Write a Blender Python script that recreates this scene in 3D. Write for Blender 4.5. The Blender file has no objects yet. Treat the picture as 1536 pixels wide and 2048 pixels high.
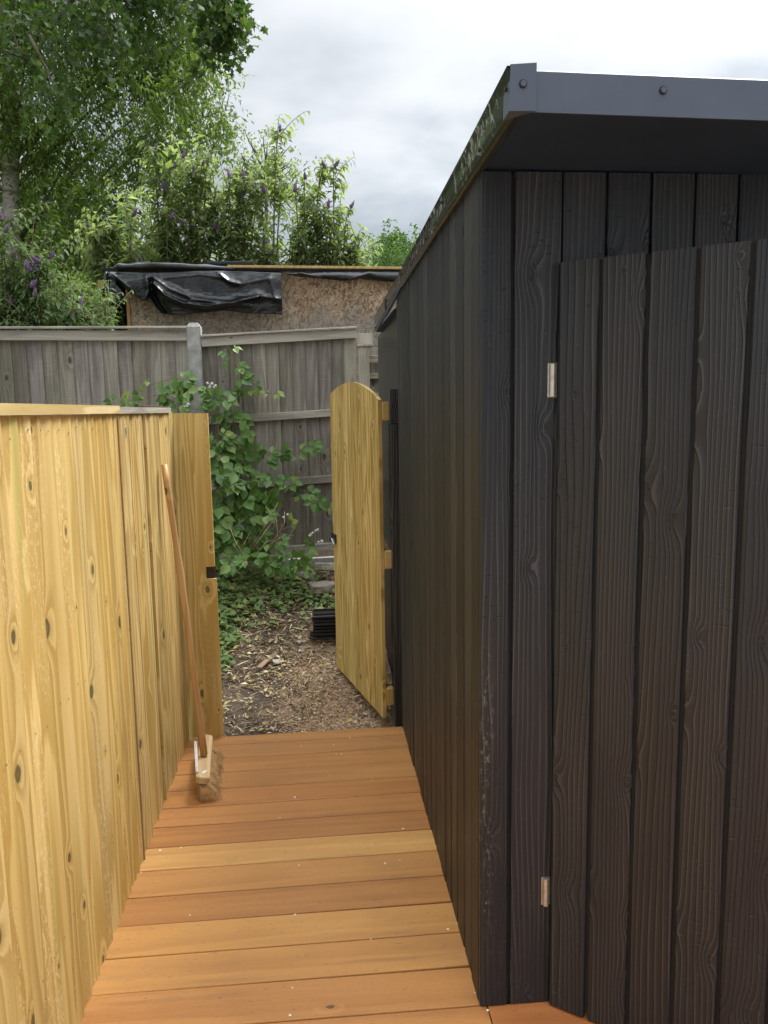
import bpy, math, random
import numpy as np
from mathutils import Matrix, Vector
random.seed(7); RNG = np.random.default_rng(7)
S = bpy.context.scene
COL = S.collection
# ------------------------------------------------------------------ camera
F, IW, IH, EYE = 1538.0, 1536.0, 2048.0, 1.7
def _cam():
    d = np.array([630.-IW/2, 820.-IH/2, F]); d /= np.linalg.norm(d)
    r = math.radians(0.9); s, c = math.sin(r), math.cos(r)
    k = -(s*d[0]+c*d[1])/d[2]
    dn = np.array([s, c, k]); dn /= np.linalg.norm(dn)
    up = -dn; X = np.cross(d, up)
    return np.stack([X, d, up], 1)
R = _cam()
cam = bpy.data.cameras.new('camera'); camo = bpy.data.objects.new('camera', cam); COL.objects.link(camo)
m = Matrix.Identity(4)
for i in range(3):
    m[i][0] = R[0, i]; m[i][1] = -R[1, i]; m[i][2] = -R[2, i]
m[2][3] = EYE
camo.matrix_world = m
cam.sensor_fit = 'HORIZONTAL'; cam.sensor_width = 36; cam.lens = 36*F/IW
cam.clip_start = 0.05; cam.clip_end = 2000
S.camera = camo
# ------------------------------------------------------------------ sky, sun, exposure
SUN_EL, SUN_AZ = math.radians(55), math.radians(48)     # azimuth measured from +Y towards +X
sd = Vector((math.sin(SUN_AZ)*math.cos(SUN_EL), math.cos(SUN_AZ)*math.cos(SUN_EL), math.sin(SUN_EL)))
S.view_settings.view_transform = 'Standard'; S.view_settings.look = 'None'
S.view_settings.gamma = 1; S.view_settings.use_curve_mapping = False
S.view_settings.exposure = 1.75
class NT:
    """tiny helper to write node trees as expressions"""
    def __init__(s, tree): s.t = tree; s.n = tree.nodes; s.l = tree.links
    def put(s, sock, v):
        if v is None: return
        if isinstance(v, bpy.types.NodeSocket): s.l.new(v, sock)
        elif isinstance(v, (tuple, list)) and len(v) == 3 and sock.type == 'RGBA': sock.default_value = (*v, 1)
        else: sock.default_value = v
    def node(s, ty, ins=None, **pr):
        n = s.n.new(ty)
        for k, v in pr.items(): setattr(n, k, v)
        for k, v in (ins or {}).items(): s.put(n.inputs[k], v)
        return n
    def math(s, op, a, b=None, c=None, clamp=False):
        n = s.node('ShaderNodeMath', {0: a}, operation=op, use_clamp=clamp)
        if b is not None: s.put(n.inputs[1], b)
        if c is not None: s.put(n.inputs[2], c)
        return n.outputs[0]
    def add(s, a, b): return s.math('ADD', a, b)
    def mul(s, a, b): return s.math('MULTIPLY', a, b)
    def sub(s, a, b): return s.math('SUBTRACT', a, b)
    def vm(s, op, a, b=None):
        n = s.node('ShaderNodeVectorMath', {0: a}, operation=op)
        if b is not None: s.put(n.inputs[1], b)
        return n.outputs['Value'] if op in ('LENGTH', 'DOT_PRODUCT', 'DISTANCE') else n.outputs[0]
    def sep(s, v): n = s.node('ShaderNodeSeparateXYZ', {0: v}); return n.outputs
    def comb(s, x=0., y=0., z=0.): return s.node('ShaderNodeCombineXYZ', {0: x, 1: y, 2: z}).outputs[0]
    def noise(s, v, scale=1., detail=3., rough=.5, dist=0., col=False):
        n = s.node('ShaderNodeTexNoise', {'Vector': v, 'Scale': scale, 'Detail': detail, 'Roughness': rough, 'Distortion': dist})
        return n.outputs['Color' if col else 'Fac']
    def step(s, v, a, b, lo=0., hi=1.):   # smooth map range
        n = s.node('ShaderNodeMapRange', {'Value': v, 'From Min': a, 'From Max': b, 'To Min': lo, 'To Max': hi}, interpolation_type='SMOOTHSTEP')
        return n.outputs[0]
    def mix(s, f, a, b, mode='MIX'):
        n = s.node('ShaderNodeMix', data_type='RGBA', blend_type=mode)
        s.put(n.inputs[0], f); s.put(n.inputs[6], a); s.put(n.inputs[7], b)
        return n.outputs[2]
world = bpy.data.worlds.new('World'); S.world = world; world.use_nodes = True
world.node_tree.nodes.clear(); w = NT(world.node_tree)
skyn = w.node('ShaderNodeTexSky', sky_type='NISHITA', sun_disc=False, sun_elevation=SUN_EL, sun_rotation=SUN_AZ)
tc = w.node('ShaderNodeTexCoord').outputs['Generated']
x_, y_, z_ = w.sep(tc)[0:3]
zc = w.math('ADD', w.math('MAXIMUM', z_, 0.0), 0.22)
cp = w.comb(w.math('DIVIDE', x_, zc), w.math('DIVIDE', y_, zc), 0.35)
n1 = w.noise(cp, 0.85, 5, .52, .25)
n2 = w.noise(w.vm('ADD', cp, (3.1, 7.7, 0)), 2.6, 5, .55, .3)
cl = w.add(w.mul(n1, .72), w.mul(n2, .28))
cl = w.step(cl, .40, .60)
glow = w.math('MAXIMUM', w.vm('DOT_PRODUCT', tc, tuple(sd)), 0.0)
glow = w.math('POWER', glow, 2.5)
zen = w.step(z_, .42, 1.0)
hor = w.step(z_, .42, .08)
# brightness of the cloud deck, x10 (background strength 0.1)
b = w.add(w.mul(cl, 1.3), .80)
b = w.add(b, w.mul(glow, 1.85)); b = w.add(b, w.mul(zen, 8.5)); b = w.add(b, w.mul(hor, .3))
tint = w.mix(cl, (.86, .94, 1.0), (.985, .995, 1.0))
clouds = w.vm('MULTIPLY', tint, w.comb(b, b, b))
skyc = w.mix(0.93, skyn.outputs[0], clouds)
bg = w.node('ShaderNodeBackground', {'Color': skyc, 'Strength': 0.1})
wo = w.node('ShaderNodeOutputWorld', {'Surface': bg.outputs[0]})
sun = bpy.data.lights.new('sun', 'SUN'); sun.energy = 1.5; sun.angle = math.radians(22); sun.color = (1, .965, .91)
suno = bpy.data.objects.new('sun', sun); COL.objects.link(suno)
suno.rotation_euler = (-sd).to_track_quat('-Z', 'Y').to_euler()
# ------------------------------------------------------------------ object helpers
WM = {}
def at(px, py, Y):
    v = R.T @ np.array([px-IW/2, py-IH/2, F]); t = Y/v[1]
    return Vector((v[0]*t, Y, EYE+v[2]*t))
def onz(px, py, z):
    v = R.T @ np.array([px-IW/2, py-IH/2, F]); t = (z-EYE)/v[2]
    return Vector((v[0]*t, v[1]*t, z))
def onx(px, py, x):
    v = R.T @ np.array([px-IW/2, py-IH/2, F]); t = x/v[0]
    return Vector((x, v[1]*t, EYE+v[2]*t))
def mtx(loc, x=(1, 0, 0), y=(0, 1, 0), z=(0, 0, 1)):
    M = Matrix.Identity(4)
    for i in range(3): M[i][0] = x[i]; M[i][1] = y[i]; M[i][2] = z[i]; M[i][3] = loc[i]
    return M
def rotz(loc, a):
    return Matrix.Translation(Vector(loc)) @ Matrix.Rotation(a, 4, 'Z')
def link(name, data, M=None, parent=None):
    o = bpy.data.objects.new(name, data); COL.objects.link(o)
    M = M or Matrix.Identity(4)
    WM[o.name] = M
    if parent is not None:
        o.parent = parent; o.matrix_basis = WM[parent.name].inverted() @ M
    else: o.matrix_basis = M
    return o
def tag(o, label=None, cat=None, group=None, kind=None):
    if label: o['label'] = label
    if cat: o['category'] = cat
    if group: o['group'] = group
    if kind: o['kind'] = kind
    return o
def thing(name, label, cat, loc, group=None):
    return tag(link(name, None, Matrix.Translation(Vector(loc))), label, cat, group)
def mesh(name, V, Fc, mat=None, smooth=False):
    me = bpy.data.meshes.new(name); me.from_pydata([tuple(map(float, v)) for v in V], [], [tuple(f) for f in Fc]); me.update()
    if mat: me.materials.append(mat)
    if smooth: me.polygons.foreach_set('use_smooth', [True]*len(me.polygons))
    return me
def npmesh(name, V, T, mat, smooth=False):   # V (n,3), T (m,k) arrays
    V = np.asarray(V, np.float32); T = np.asarray(T, np.int32); k = T.shape[1]
    me = bpy.data.meshes.new(name); me.vertices.add(len(V)); me.vertices.foreach_set('co', V.ravel())
    me.loops.add(T.size); me.loops.foreach_set('vertex_index', T.ravel())
    me.polygons.add(len(T)); me.polygons.foreach_set('loop_start', np.arange(0, T.size, k, dtype=np.int32))
    me.polygons.foreach_set('loop_total', np.full(len(T), k, np.int32))
    if smooth: me.polygons.foreach_set('use_smooth', np.ones(len(T), bool))
    me.update(); me.validate()
    me.materials.append(mat); return me
_cache = {}
def prism(name, prof, L, mat, shear=0.0, key=None):
    """profile in local x,y extruded along z 0..L; shear slopes the top along x"""
    k = (name, tuple(prof), round(L, 4), mat.name, round(shear, 4))
    if k in _cache: return _cache[k]
    n = len(prof)
    V = [(x, y, 0) for x, y in prof]+[(x, y, L+shear*x) for x, y in prof]
    Fc = [tuple(range(n))[::-1], tuple(range(n, 2*n))]+[(i, (i+1) % n, n+(i+1) % n, n+i) for i in range(n)]
    # profile must be counter-clockwise
    A = sum(prof[i][0]*prof[(i+1) % n][1]-prof[(i+1) % n][0]*prof[i][1] for i in range(n))
    if A < 0: Fc = [f[::-1] for f in Fc]
    _cache[k] = mesh(name, V, Fc, mat); return _cache[k]
def board(w, t, L, mat, c=.003, shear=0., name='board'):
    """front face at y=-t, back y=0, x centred, chamfered front edges"""
    h = w/2
    return prism(name, [(-h, 0), (-h, -t+c), (-h+c*.35, -t+c*.35), (-h+c, -t), (h-c, -t), (h-c*.35, -t+c*.35), (h, -t+c), (h, 0)], L, mat, shear)
def feather(w, L, mat, flip=False, shear=0.):
    s = -1 if flip else 1
    return prism('board', [(s*-w/2, 0), (s*-w/2, -.004), (s*w/2, -.0175), (s*w/2, -.006)], L, mat, shear)
def boxm(name, x0, x1, y0, y1, z0, z1, mat, c=0.0):
    V = [(x0, y0, z0), (x1, y0, z0), (x1, y1, z0), (x0, y1, z0), (x0, y0, z1), (x1, y0, z1), (x1, y1, z1), (x0, y1, z1)]
    me = mesh(name, V, [(3, 2, 1, 0), (4, 5, 6, 7), (0, 1, 5, 4), (1, 2, 6, 5), (2, 3, 7, 6), (3, 0, 4, 7)], mat)
    if c:
        import bmesh
        bm = bmesh.new(); bm.from_mesh(me); bmesh.ops.bevel(bm, geom=bm.edges[:], offset=c, segments=2, affect='EDGES', profile=.6); bm.to_mesh(me); bm.free()
    return me
def tube(pts, rad, n=8):
    pts = [np.array(p, float) for p in pts]; V = []; Fc = []
    for i, p in enumerate(pts):
        d = pts[min(i+1, len(pts)-1)]-pts[max(i-1, 0)]; d /= (np.linalg.norm(d)+1e-9)
        a = np.cross(d, [0.13, .21, 1]) if abs(d[2]) < .9 else np.cross(d, [1, .1, 0]); a /= np.linalg.norm(a); b = np.cross(d, a)
        r = rad[i] if hasattr(rad, '__len__') else rad
        for j in range(n):
            t = 2*math.pi*j/n; V.append(p+r*(a*math.cos(t)+b*math.sin(t)))
    for i in range(len(pts)-1):
        for j in range(n):
            Fc.append((i*n+j, i*n+(j+1) % n, (i+1)*n+(j+1) % n, (i+1)*n+j))
    Fc.append(tuple(range(n))[::-1]); Fc.append(tuple(range((len(pts)-1)*n, len(pts)*n)))
    return V, Fc
def tubes_mesh(name, lst, mat):
    V = []; Fc = []
    for pts, rad, n in lst:
        v, f = tube(pts, rad, n); o = len(V); V += v; Fc += [tuple(i+o for i in q) for q in f]
    return mesh(name, V, Fc, mat, True)
# ------------------------------------------------------------------ materials
def newmat(name):
    M = bpy.data.materials.new(name); M.use_nodes = True; M.node_tree.nodes.clear()
    t = NT(M.node_tree); out = t.node('ShaderNodeOutputMaterial')
    return M, t, out
def finish(t, out, col, rough, bump=None, bstr=.3, bdist=.002, spec=.5, **kw):
    p = t.node('ShaderNodeBsdfPrincipled', {'Base Color': col, 'Roughness': rough, 'Specular IOR Level': spec})
    for k, v in kw.items(): t.put(p.inputs[k.replace('_', ' ')], v)
    if bump is not None:
        bn = t.node('ShaderNodeBump', {'Height': bump, 'Strength': bstr, 'Distance': bdist}); t.l.new(bn.outputs[0], p.inputs['Normal'])
    t.l.new(p.outputs[0], out.inputs[0]); return p
def wood_base(t, knots=.35, rings=9., lean=14., kx=9., kz=2.4, kr=.011, zst=.55):
    """board-local coordinates (length along z): returns ring phase, ring wave, fibre, knot mask, knot core, coords, random"""
    oi = t.node('ShaderNodeObjectInfo'); rnd = oi.outputs['Random']
    co = t.node('ShaderNodeTexCoord').outputs['Object']
    x, y, z = t.sep(co)[0:3]
    xo = t.add(x, t.mul(rnd, 37.3)); zo = t.add(z, t.mul(rnd, 91.7))
    yy = t.add(y, t.mul(rnd, 5.0))
    # knots
    vc = t.comb(t.mul(xo, kx), t.mul(zo, kz), 0.)
    vor = t.node('ShaderNodeTexVoronoi', {'Vector': vc, 'Scale': 1., 'Randomness': 1.}, voronoi_dimensions='2D', feature='F1')
    dv = t.vm('SUBTRACT', vc, vor.outputs['Position'])
    dx, dy, _ = t.sep(dv)[0:3]
    kd = t.vm('LENGTH', t.comb(t.mul(dx, 1/kx), t.mul(dy, .55/kz), 0.))
    cr, cg, cb = t.node('ShaderNodeSeparateColor', {0: vor.outputs['Color']}).outputs[0:3]
    has = t.math('LESS_THAN', cr, knots)
    rad = t.mul(t.add(t.mul(cg, 1.15), .18), kr)
    kd = t.add(kd, t.mul(t.sub(t.noise(t.comb(xo, yy, zo), 60, 2), .5), .006))
    q = t.math('DIVIDE', kd, rad)
    core = t.mul(has, t.step(q, 1.05, .8)); ring = t.mul(has, t.step(q, 2.0, .9))
    infl = t.mul(has, t.math('POWER', 2.718, t.mul(t.mul(q, q), -.16)))
    # rings
    n = t.noise(t.comb(t.mul(xo, 9.), yy, t.mul(zo, zst)), 1., 2.5, .45, .15)
    ph = t.add(t.mul(n, rings), t.mul(xo, lean)); ph = t.add(ph, t.mul(infl, 1.6))
    wv = t.math('FRACT', ph)
    saw = t.mul(t.step(wv, .0, .75), t.step(wv, 1.0, .86))      # earlywood to latewood
    krings = t.math('SINE', t.mul(q, 9.))
    fib = t.noise(t.comb(t.mul(xo, 330.), t.mul(yy, 10), t.mul(zo, 7.)), 1., 3., .6)
    fine = t.noise(t.comb(t.mul(xo, 1200.), yy, t.mul(zo, 40.)), 1., 2., .6)
    return dict(x=xo, y=yy, z=zo, rnd=rnd, saw=saw, fib=fib, fine=fine, core=core, ring=ring, infl=infl, krings=krings, q=q, has=has, cb=cb, lx=x, lz=z, tint=oi.outputs['Color'], low=n)
def pine(name, ca, cb, knots=.35, rough=.62, green=.35, kcol=(.10, .085, .035), kr=.011, contrast=.8, rings=7, fuzz=.0, spots=True):
    M, t, out = newmat(name); d = wood_base(t, knots=knots, kr=kr, rings=rings)
    f = t.mul(d['saw'], contrast); f = t.add(f, t.mul(t.sub(d['fib'], .5), .5))
    col = t.mix(t.math('MAXIMUM', t.math('MINIMUM', f, 1.), 0.), ca, cb)
    # treated green streaks and pale areas
    g = t.noise(t.comb(t.mul(d['x'], 22.), d['y'], t.mul(d['z'], .9)), 1., 3., .6)
    col = t.mix(t.mul(t.step(g, .54, .72), green), col, (.40, .42, .12))
    pl = t.noise(t.comb(t.mul(d['x'], 14.), d['y'], t.mul(d['z'], 1.4)), 1.3, 4., .65)
    col = t.mix(t.mul(t.step(pl, .55, .75), .35), col, (.78, .62, .34))
    if fuzz:
        s_ = t.noise(t.comb(t.mul(d['x'], 160.), d['y'], t.mul(d['z'], 60.)), 1., 4., .75)
        zone = t.noise(t.comb(t.mul(d['x'], 6.), d['y'], t.mul(d['z'], 1.1)), 1., 3., .6)
        col = t.mix(t.mul(t.mul(t.step(s_, .53, .62), t.step(zone, .50, .64)), fuzz), col, (.80, .70, .44))
    col = t.mix(t.mul(d['ring'], .38), col, (.38, .27, .09))
    kc = t.mix(t.mul(t.step(d['krings'], -.1, .9), d['cb']), kcol, (.20, .165, .07))
    col = t.mix(t.mul(d['core'], .88), col, kc)
    if spots:      # tiny dark flecks
        v = t.node('ShaderNodeTexVoronoi', {'Vector': t.comb(t.mul(d['x'], 26), t.mul(d['z'], 7), 0.)}, voronoi_dimensions='2D')
        c1 = t.node('ShaderNodeSeparateColor', {0: v.outputs['Color']}).outputs[0]
        col = t.mix(t.mul(t.mul(t.math('LESS_THAN', c1, .26), t.step(v.outputs['Distance'], .10, .04)), .8), col, (.14, .09, .04))
    col = t.mix(1., col, d['tint'], 'MULTIPLY')
    bump = t.add(t.add(t.mul(d['saw'], .35), t.mul(d['fib'], .7)), t.mul(d['core'], -.4))
    finish(t, out, col, rough, bump, .35, .0012, spec=.3); return M
def charred(name, base=(.036, .036, .039), warm=(.05, .042, .036), rough=.42, flecks=True, chalk=False):
    M, t, out = newmat(name); d = wood_base(t, knots=.72, rings=6., kr=.0110, kx=8.5, kz=3.2, zst=.6, lean=74.)
    tn = t.noise(t.comb(t.mul(d['x'], 5), d['y'], t.mul(d['z'], .8)), 1., 3., .6)
    col = t.mix(t.step(tn, .35, .65), base, warm)
    sawf = t.mul(t.sub(d['saw'], .4), .6)
    col = t.mix(t.math('MAXIMUM', sawf, 0.), col, (.009, .009, .010))
    col = t.mix(t.mul(t.mul(t.step(d['saw'], .30, .02), t.step(tn, .38, .6)), .55), col, (.088, .097, .108))  # ridge crests lightened: edge highlights painted into the colour
    col = t.mix(t.mul(t.step(d['fib'], .58, .75), .35), col, (.065, .066, .068))
    if flecks:
        v = t.node('ShaderNodeTexVoronoi', {'Vector': t.comb(t.mul(d['x'], 34), t.mul(d['z'], 26), 0.)}, voronoi_dimensions='2D')
        c1 = t.node('ShaderNodeSeparateColor', {0: v.outputs['Color']}).outputs[0:3]
        rr = t.mul(t.mul(c1[1], c1[1]), .055)
        mk = t.mul(t.math('LESS_THAN', c1[0], .12), t.math('LESS_THAN', v.outputs['Distance'], t.add(rr, .012)))
        col = t.mix(t.mul(mk, .8), col, (.62, .60, .52))
    if chalk:
        cn = t.noise(t.comb(t.mul(d['lx'], 90), 0., t.mul(d['lz'], 45)), 1., 5., .75)
        zn = t.noise(t.comb(t.mul(d['lx'], 22), 0., t.mul(d['lz'], 2.2)), 1., 3., .6)
        zz = t.mul(t.step(t.math('ABSOLUTE', t.add(d['lx'], .022)), .026, .004), t.mul(t.step(d['lz'], 1.15, .8), t.step(d['lz'], .05, .3)))
        col = t.mix(t.mul(t.mul(t.step(cn, .52, .66), t.step(zn, .35, .6)), t.mul(zz, .9)), col, (.33, .34, .25))
    # char cracks across the grain
    tk = t.noise(t.comb(t.mul(d['x'], 38.), d['y'], t.mul(d['z'], 150.)), 1., 1., .3)
    tz = t.noise(t.comb(t.mul(d['x'], 7.), d['y'], t.mul(d['z'], 2.)), 1., 2., .5)
    tick = t.mul(t.step(tk, .68, .74), t.step(tz, .48, .60))
    kb = t.mul(t.mul(t.step(d['q'], 2.2, .5), d['has']), t.add(t.mul(d['krings'], .3), .6))
    crack = t.mul(d['core'], t.step(t.noise(t.comb(t.mul(d['x'], 260), 0., t.mul(d['z'], 90)), 1., 2.), .56, .62))
    h = t.add(t.mul(d['saw'], -.62), t.mul(d['fib'], .32)); h = t.add(h, t.mul(tick, -.5)); h = t.add(h, t.mul(kb, .6)); h = t.add(h, t.mul(crack, -1.2))
    h = t.add(h, t.mul(t.noise(t.comb(t.mul(d['x'], 30), d['y'], t.mul(d['z'], 9)), 1., 2.), .5))
    rg = t.add(t.mul(d['saw'], .14), t.add(rough-.04, t.mul(t.sub(d['fine'], .5), .22)))
    col = t.mix(1., col, d['tint'], 'MULTIPLY')
    finish(t, out, col, rg, h, .95, .0038, spec=.5); return M
def greywood(name, a=(.30, .27, .235), b=(.16, .14, .125), rail=False):
    M, t, out = newmat(name); d = wood_base(t, knots=.4, rings=8, kr=.012)
    f = t.add(t.mul(d['saw'], .45), t.mul(t.sub(d['fib'], .45), 1.5))
    col = t.mix(t.math('MINIMUM', t.math('MAXIMUM', f, 0.), 1.), a, b)
    st = t.noise(t.comb(t.mul(d['x'], 12), d['y'], t.mul(d['z'], 1.6)), 1., 4., .6)
    col = t.mix(t.mul(t.step(st, .45, .7), .55), col, (.11, .09, .085))
    st2 = t.noise(t.comb(t.mul(d['x'], 20), d['y'], t.mul(d['z'], 3.)), 1., 4., .7)
    col = t.mix(t.mul(t.step(st2, .55, .72), .45), col, (.42, .38, .30))
    col = t.mix(t.mul(d['core'], .75), col, (.05, .04, .035))
    # sawn cross marks
    sm = t.noise(t.comb(t.mul(d['x'], 9), d['y'], t.mul(d['z'], 120)), 1., 2., .6)
    col = t.mix(t.mul(t.step(sm, .55, .7), .18), col, (.5, .47, .4))
    col = t.mix(1., col, d['tint'], 'MULTIPLY')
    finish(t, out, col, .85, t.add(t.mul(d['fib'], .9), t.mul(sm, .3)), .5, .002, spec=.2); return M
def deckwood(name):
    M, t, out = newmat(name); d = wood_base(t, knots=0.03, rings=4, kr=.008, lean=9, zst=.35)
    f = t.add(t.mul(d['saw'], .38), t.mul(t.sub(d['fib'], .5), .9))
    col = t.mix(t.math('MINIMUM', t.math('MAXIMUM', f, 0.), 1.), (.46, .235, .080), (.31, .142, .045))
    bl = t.noise(t.comb(t.mul(d['x'], 18), d['y'], t.mul(d['z'], 1.3)), 1., 4., .6)
    col = t.mix(t.mul(t.step(bl, .46, .68), .38), col, (.57, .32, .11))
    gr = t.noise(t.comb(t.mul(d['x'], 13), d['y'], t.mul(d['z'], 1.1)), 1.2, 3., .6)
    col = t.mix(t.mul(t.step(gr, .56, .74), .4), col, (.24, .135, .075))
    du = t.noise(t.comb(t.mul(d['x'], 5), 0., t.mul(d['z'], 4)), 1., 5., .7)
    col = t.mix(t.mul(t.step(du, .5, .72), .25), col, (.27, .165, .09))
    po = t.noise(t.comb(t.mul(d['x'], 520), d['y'], t.mul(d['z'], 42)), 1., 2., .6)
    col = t.mix(t.mul(t.step(po, .60, .70), .5), col, (.20, .085, .035))
    sp = t.node('ShaderNodeTexVoronoi', {'Vector': t.comb(t.mul(d['x'], 9), t.mul(d['z'], 3.2), 0.)}, voronoi_dimensions='2D')
    c1 = t.node('ShaderNodeSeparateColor', {0: sp.outputs['Color']}).outputs[0]
    sd_ = t.add(sp.outputs['Distance'], t.mul(t.sub(t.noise(t.comb(d['x'], 0., d['z']), 45, 3), .5), .12))
    col = t.mix(t.mul(t.mul(t.math('LESS_THAN', c1, .12), t.step(sd_, .15, .06)), .4), col, (.12, .10, .075))
    col = t.mix(t.mul(d['core'], .8), col, (.06, .04, .02))
    col = t.mix(1., col, d['tint'], 'MULTIPLY')
    rg = t.add(.50, t.mul(t.sub(du, .5), .3))
    finish(t, out, col, rg, t.add(t.mul(d['fib'], .5), t.mul(po, -.6)), .35, .001, spec=.38); return M
def plain(name, col, rough, metal=0., nscale=40., var=.25, bump=.15, spec=.5, bd=.001, dark=None):
    M, t, out = newmat(name); co = t.node('ShaderNodeTexCoord').outputs['Object']
    n = t.noise(co, nscale, 4, .6); n2 = t.noise(co, nscale*.13, 3, .6)
    f = t.step(t.add(t.mul(n, .5), t.mul(n2, .5)), .35, .65)
    dk = dark or tuple(c*(1-var) for c in col)
    c = t.mix(f, dk, tuple(min(1, c*(1+var*.5)) for c in col))
    finish(t, out, c, t.add(rough, t.mul(t.sub(n2, .5), .15)), n, bump, bd, spec=spec, Metallic=metal); return M
def leafmat(name, a, b, c, rough=.5, trans=.35):
    M, t, out = newmat(name); g = t.node('ShaderNodeNewGeometry')
    rnd = g.outputs['Random Per Island']; oi = t.node('ShaderNodeObjectInfo').outputs['Random']
    r = t.math('FRACT', t.add(rnd, oi))
    col = t.mix(t.step(r, .0, .6), a, b); col = t.mix(t.step(r, .72, 1.), col, c)
    pos = t.noise(g.outputs['Position'], 1.3, 3, .6)
    col = t.mix(t.mul(t.step(pos, .4, .65), .35), col, a)
    fn = t.noise(g.outputs['Position'], 60, 2, .6)
    p = t.node('ShaderNodeBsdfPrincipled', {'Base Color': col, 'Roughness': t.add(rough, t.mul(t.sub(fn, .5), .2)), 'Specular IOR Level': .4})
    tr = t.node('ShaderNodeBsdfTranslucent', {'Color': t.mix(.5, col, t.mix(1., col, (1.4, 1.6, .5), 'MULTIPLY'))})
    ms = t.node('ShaderNodeMixShader', {0: trans, 1: p.outputs[0], 2: tr.outputs[0]})
    t.l.new(ms.outputs[0], out.inputs[0]); return M
M_PINE = pine('new_pine', (.69, .515, .205), (.50, .335, .10), knots=.55, fuzz=.6, green=.55, kr=.0125, contrast=.95)
M_PINE2 = pine('new_pine_fine', (.68, .50, .20), (.46, .31, .095), knots=.45, kr=.010, contrast=.95, rings=10, green=.5, fuzz=.15)
M_GATE = pine('gate_pine', (.68, .505, .19), (.40, .27, .07), knots=.5, kr=.008, contrast=1., rings=12, green=.4, fuzz=.1)
M_END = pine('sawn_end', (.58, .42, .18), (.44, .29, .10), knots=0, spots=False)
M_RUST = plain('brown_batten', (.40, .22, .09), .7, nscale=30)
M_CHAR = charred('charred_cladding', base=(.017, .023, .032), warm=(.023, .026, .030))
M_CHARC = charred('charred_corner', base=(.017, .023, .032), warm=(.023, .027, .032), chalk=True)
M_CHARS = charred('charred_side', base=(.017, .021, .025), warm=(.027, .026, .024), rough=.42, flecks=True)
M_BLACK = plain('black_backing', (.015, .016, .018), .8)
M_GREY = greywood('weathered_wood', (.33, .305, .255), (.14, .125, .105))
M_RAIL = greywood('weathered_rail', (.48, .445, .37), (.29, .26, .21))
M_DECK = deckwood('hardwood_deck')
M_CONC = plain('concrete', (.40, .40, .37), .9, nscale=120, var=.35, bump=.5, bd=.002)
M_STEEL = plain('anthracite_steel', (.088, .112, .155), .34, nscale=6, var=.12, bump=.05)
M_SOFF = plain('soffit_board', (.018, .035, .075), .5, nscale=8, var=.15, bump=.05)
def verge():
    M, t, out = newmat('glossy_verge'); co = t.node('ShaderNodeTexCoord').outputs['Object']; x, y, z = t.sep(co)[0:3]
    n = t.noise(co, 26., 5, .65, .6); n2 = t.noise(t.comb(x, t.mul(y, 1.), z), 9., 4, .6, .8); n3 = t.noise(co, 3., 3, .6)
    mk = t.mul(t.mul(t.step(n, .52, .58), t.step(n2, .44, .54)), t.mul(t.step(y, 4.2, 3.2), t.math('LESS_THAN', x, .4004)))  # pale smears: blotchy sky reflections painted in, plus film remains
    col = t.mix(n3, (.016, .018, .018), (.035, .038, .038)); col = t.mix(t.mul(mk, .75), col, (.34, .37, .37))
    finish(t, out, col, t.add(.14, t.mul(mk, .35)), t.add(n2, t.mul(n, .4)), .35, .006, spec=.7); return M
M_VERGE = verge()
M_PANEL = plain('dark_steel_sheet', (.018, .018, .017), .32, nscale=4, var=.2, bump=.04)
M_HINGE = plain('zinc_hinge', (.74, .72, .66), .35, metal=.7, nscale=60)
M_PLAST = plain('black_plastic', (.018, .018, .020), .33, nscale=30, bump=.2)
M_METAL = plain('galvanised', (.62, .62, .60), .4, metal=.6)
M_HAND = pine('handle_wood', (.56, .34, .15), (.44, .24, .095), knots=.1, spots=False, green=.0, rough=.45)
M_HEAD = pine('broom_head_wood', (.56, .40, .22), (.44, .29, .14), knots=.0, spots=True, green=.0)
M_BRIS = plain('bristle', (.52, .29, .11), .7, nscale=200, var=.6)
M_STONE = plain('stone', (.30, .25, .20), .9, nscale=50, var=.3, bump=.5, bd=.004)
M_STONE2 = plain('pale_stone', (.46, .42, .33), .9, nscale=50, var=.3, bump=.5, bd=.004)
M_WHITE = plain('white_scrap', (.78, .78, .74), .7)
M_PLANK = plain('plank_scrap', (.26, .17, .11), .85, nscale=60, var=.4, bump=.4)
M_BARK = plain('bark', (.13, .105, .08), .9, nscale=14, var=.6, bump=.8, bd=.02)
M_STRAW = plain('dead_stem', (.46, .36, .20), .8, nscale=40)
M_CANE = plain('cane', (.22, .14, .07), .6, nscale=30)
M_STEM = plain('green_stem', (.20, .19, .09), .7, nscale=30)
M_FLOW = plain('purple_flower', (.22, .12, .31), .8, nscale=90, var=.5)
M_FLOWD = plain('faded_flower', (.22, .15, .20), .85, nscale=90, var=.5)
M_PETAL = plain('white_petal', (.80, .78, .72), .7)
M_EMB = plain('badge_print', (.08, .09, .10), .5)
M_BADGE = plain('badge_grey', (.42, .45, .47), .45)
LF_TREE = leafmat('leaf_tree', (.09, .15, .026), (.15, .215, .045), (.25, .33, .09), trans=.5)
LF_OAK = leafmat('leaf_oak', (.038, .078, .020), (.068, .118, .026), (.13, .19, .045), trans=.38)
LF_BUD = leafmat('leaf_buddleia', (.19, .25, .105), (.28, .34, .16), (.42, .45, .23), trans=.55)
LF_BUD2 = leafmat('leaf_buddleia_near', (.12, .20, .075), (.18, .26, .11), (.27, .33, .15), trans=.42)
LF_PALE = leafmat('leaf_pale', (.17, .23, .075), (.24, .30, .11), (.33, .38, .17))
LF_HEDGE = leafmat('leaf_hedge', (.07, .14, .03), (.11, .20, .045), (.18, .27, .07))
LF_DARK = leafmat('leaf_dark', (.035, .065, .018), (.06, .10, .026), (.10, .15, .04), trans=.4)
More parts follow.
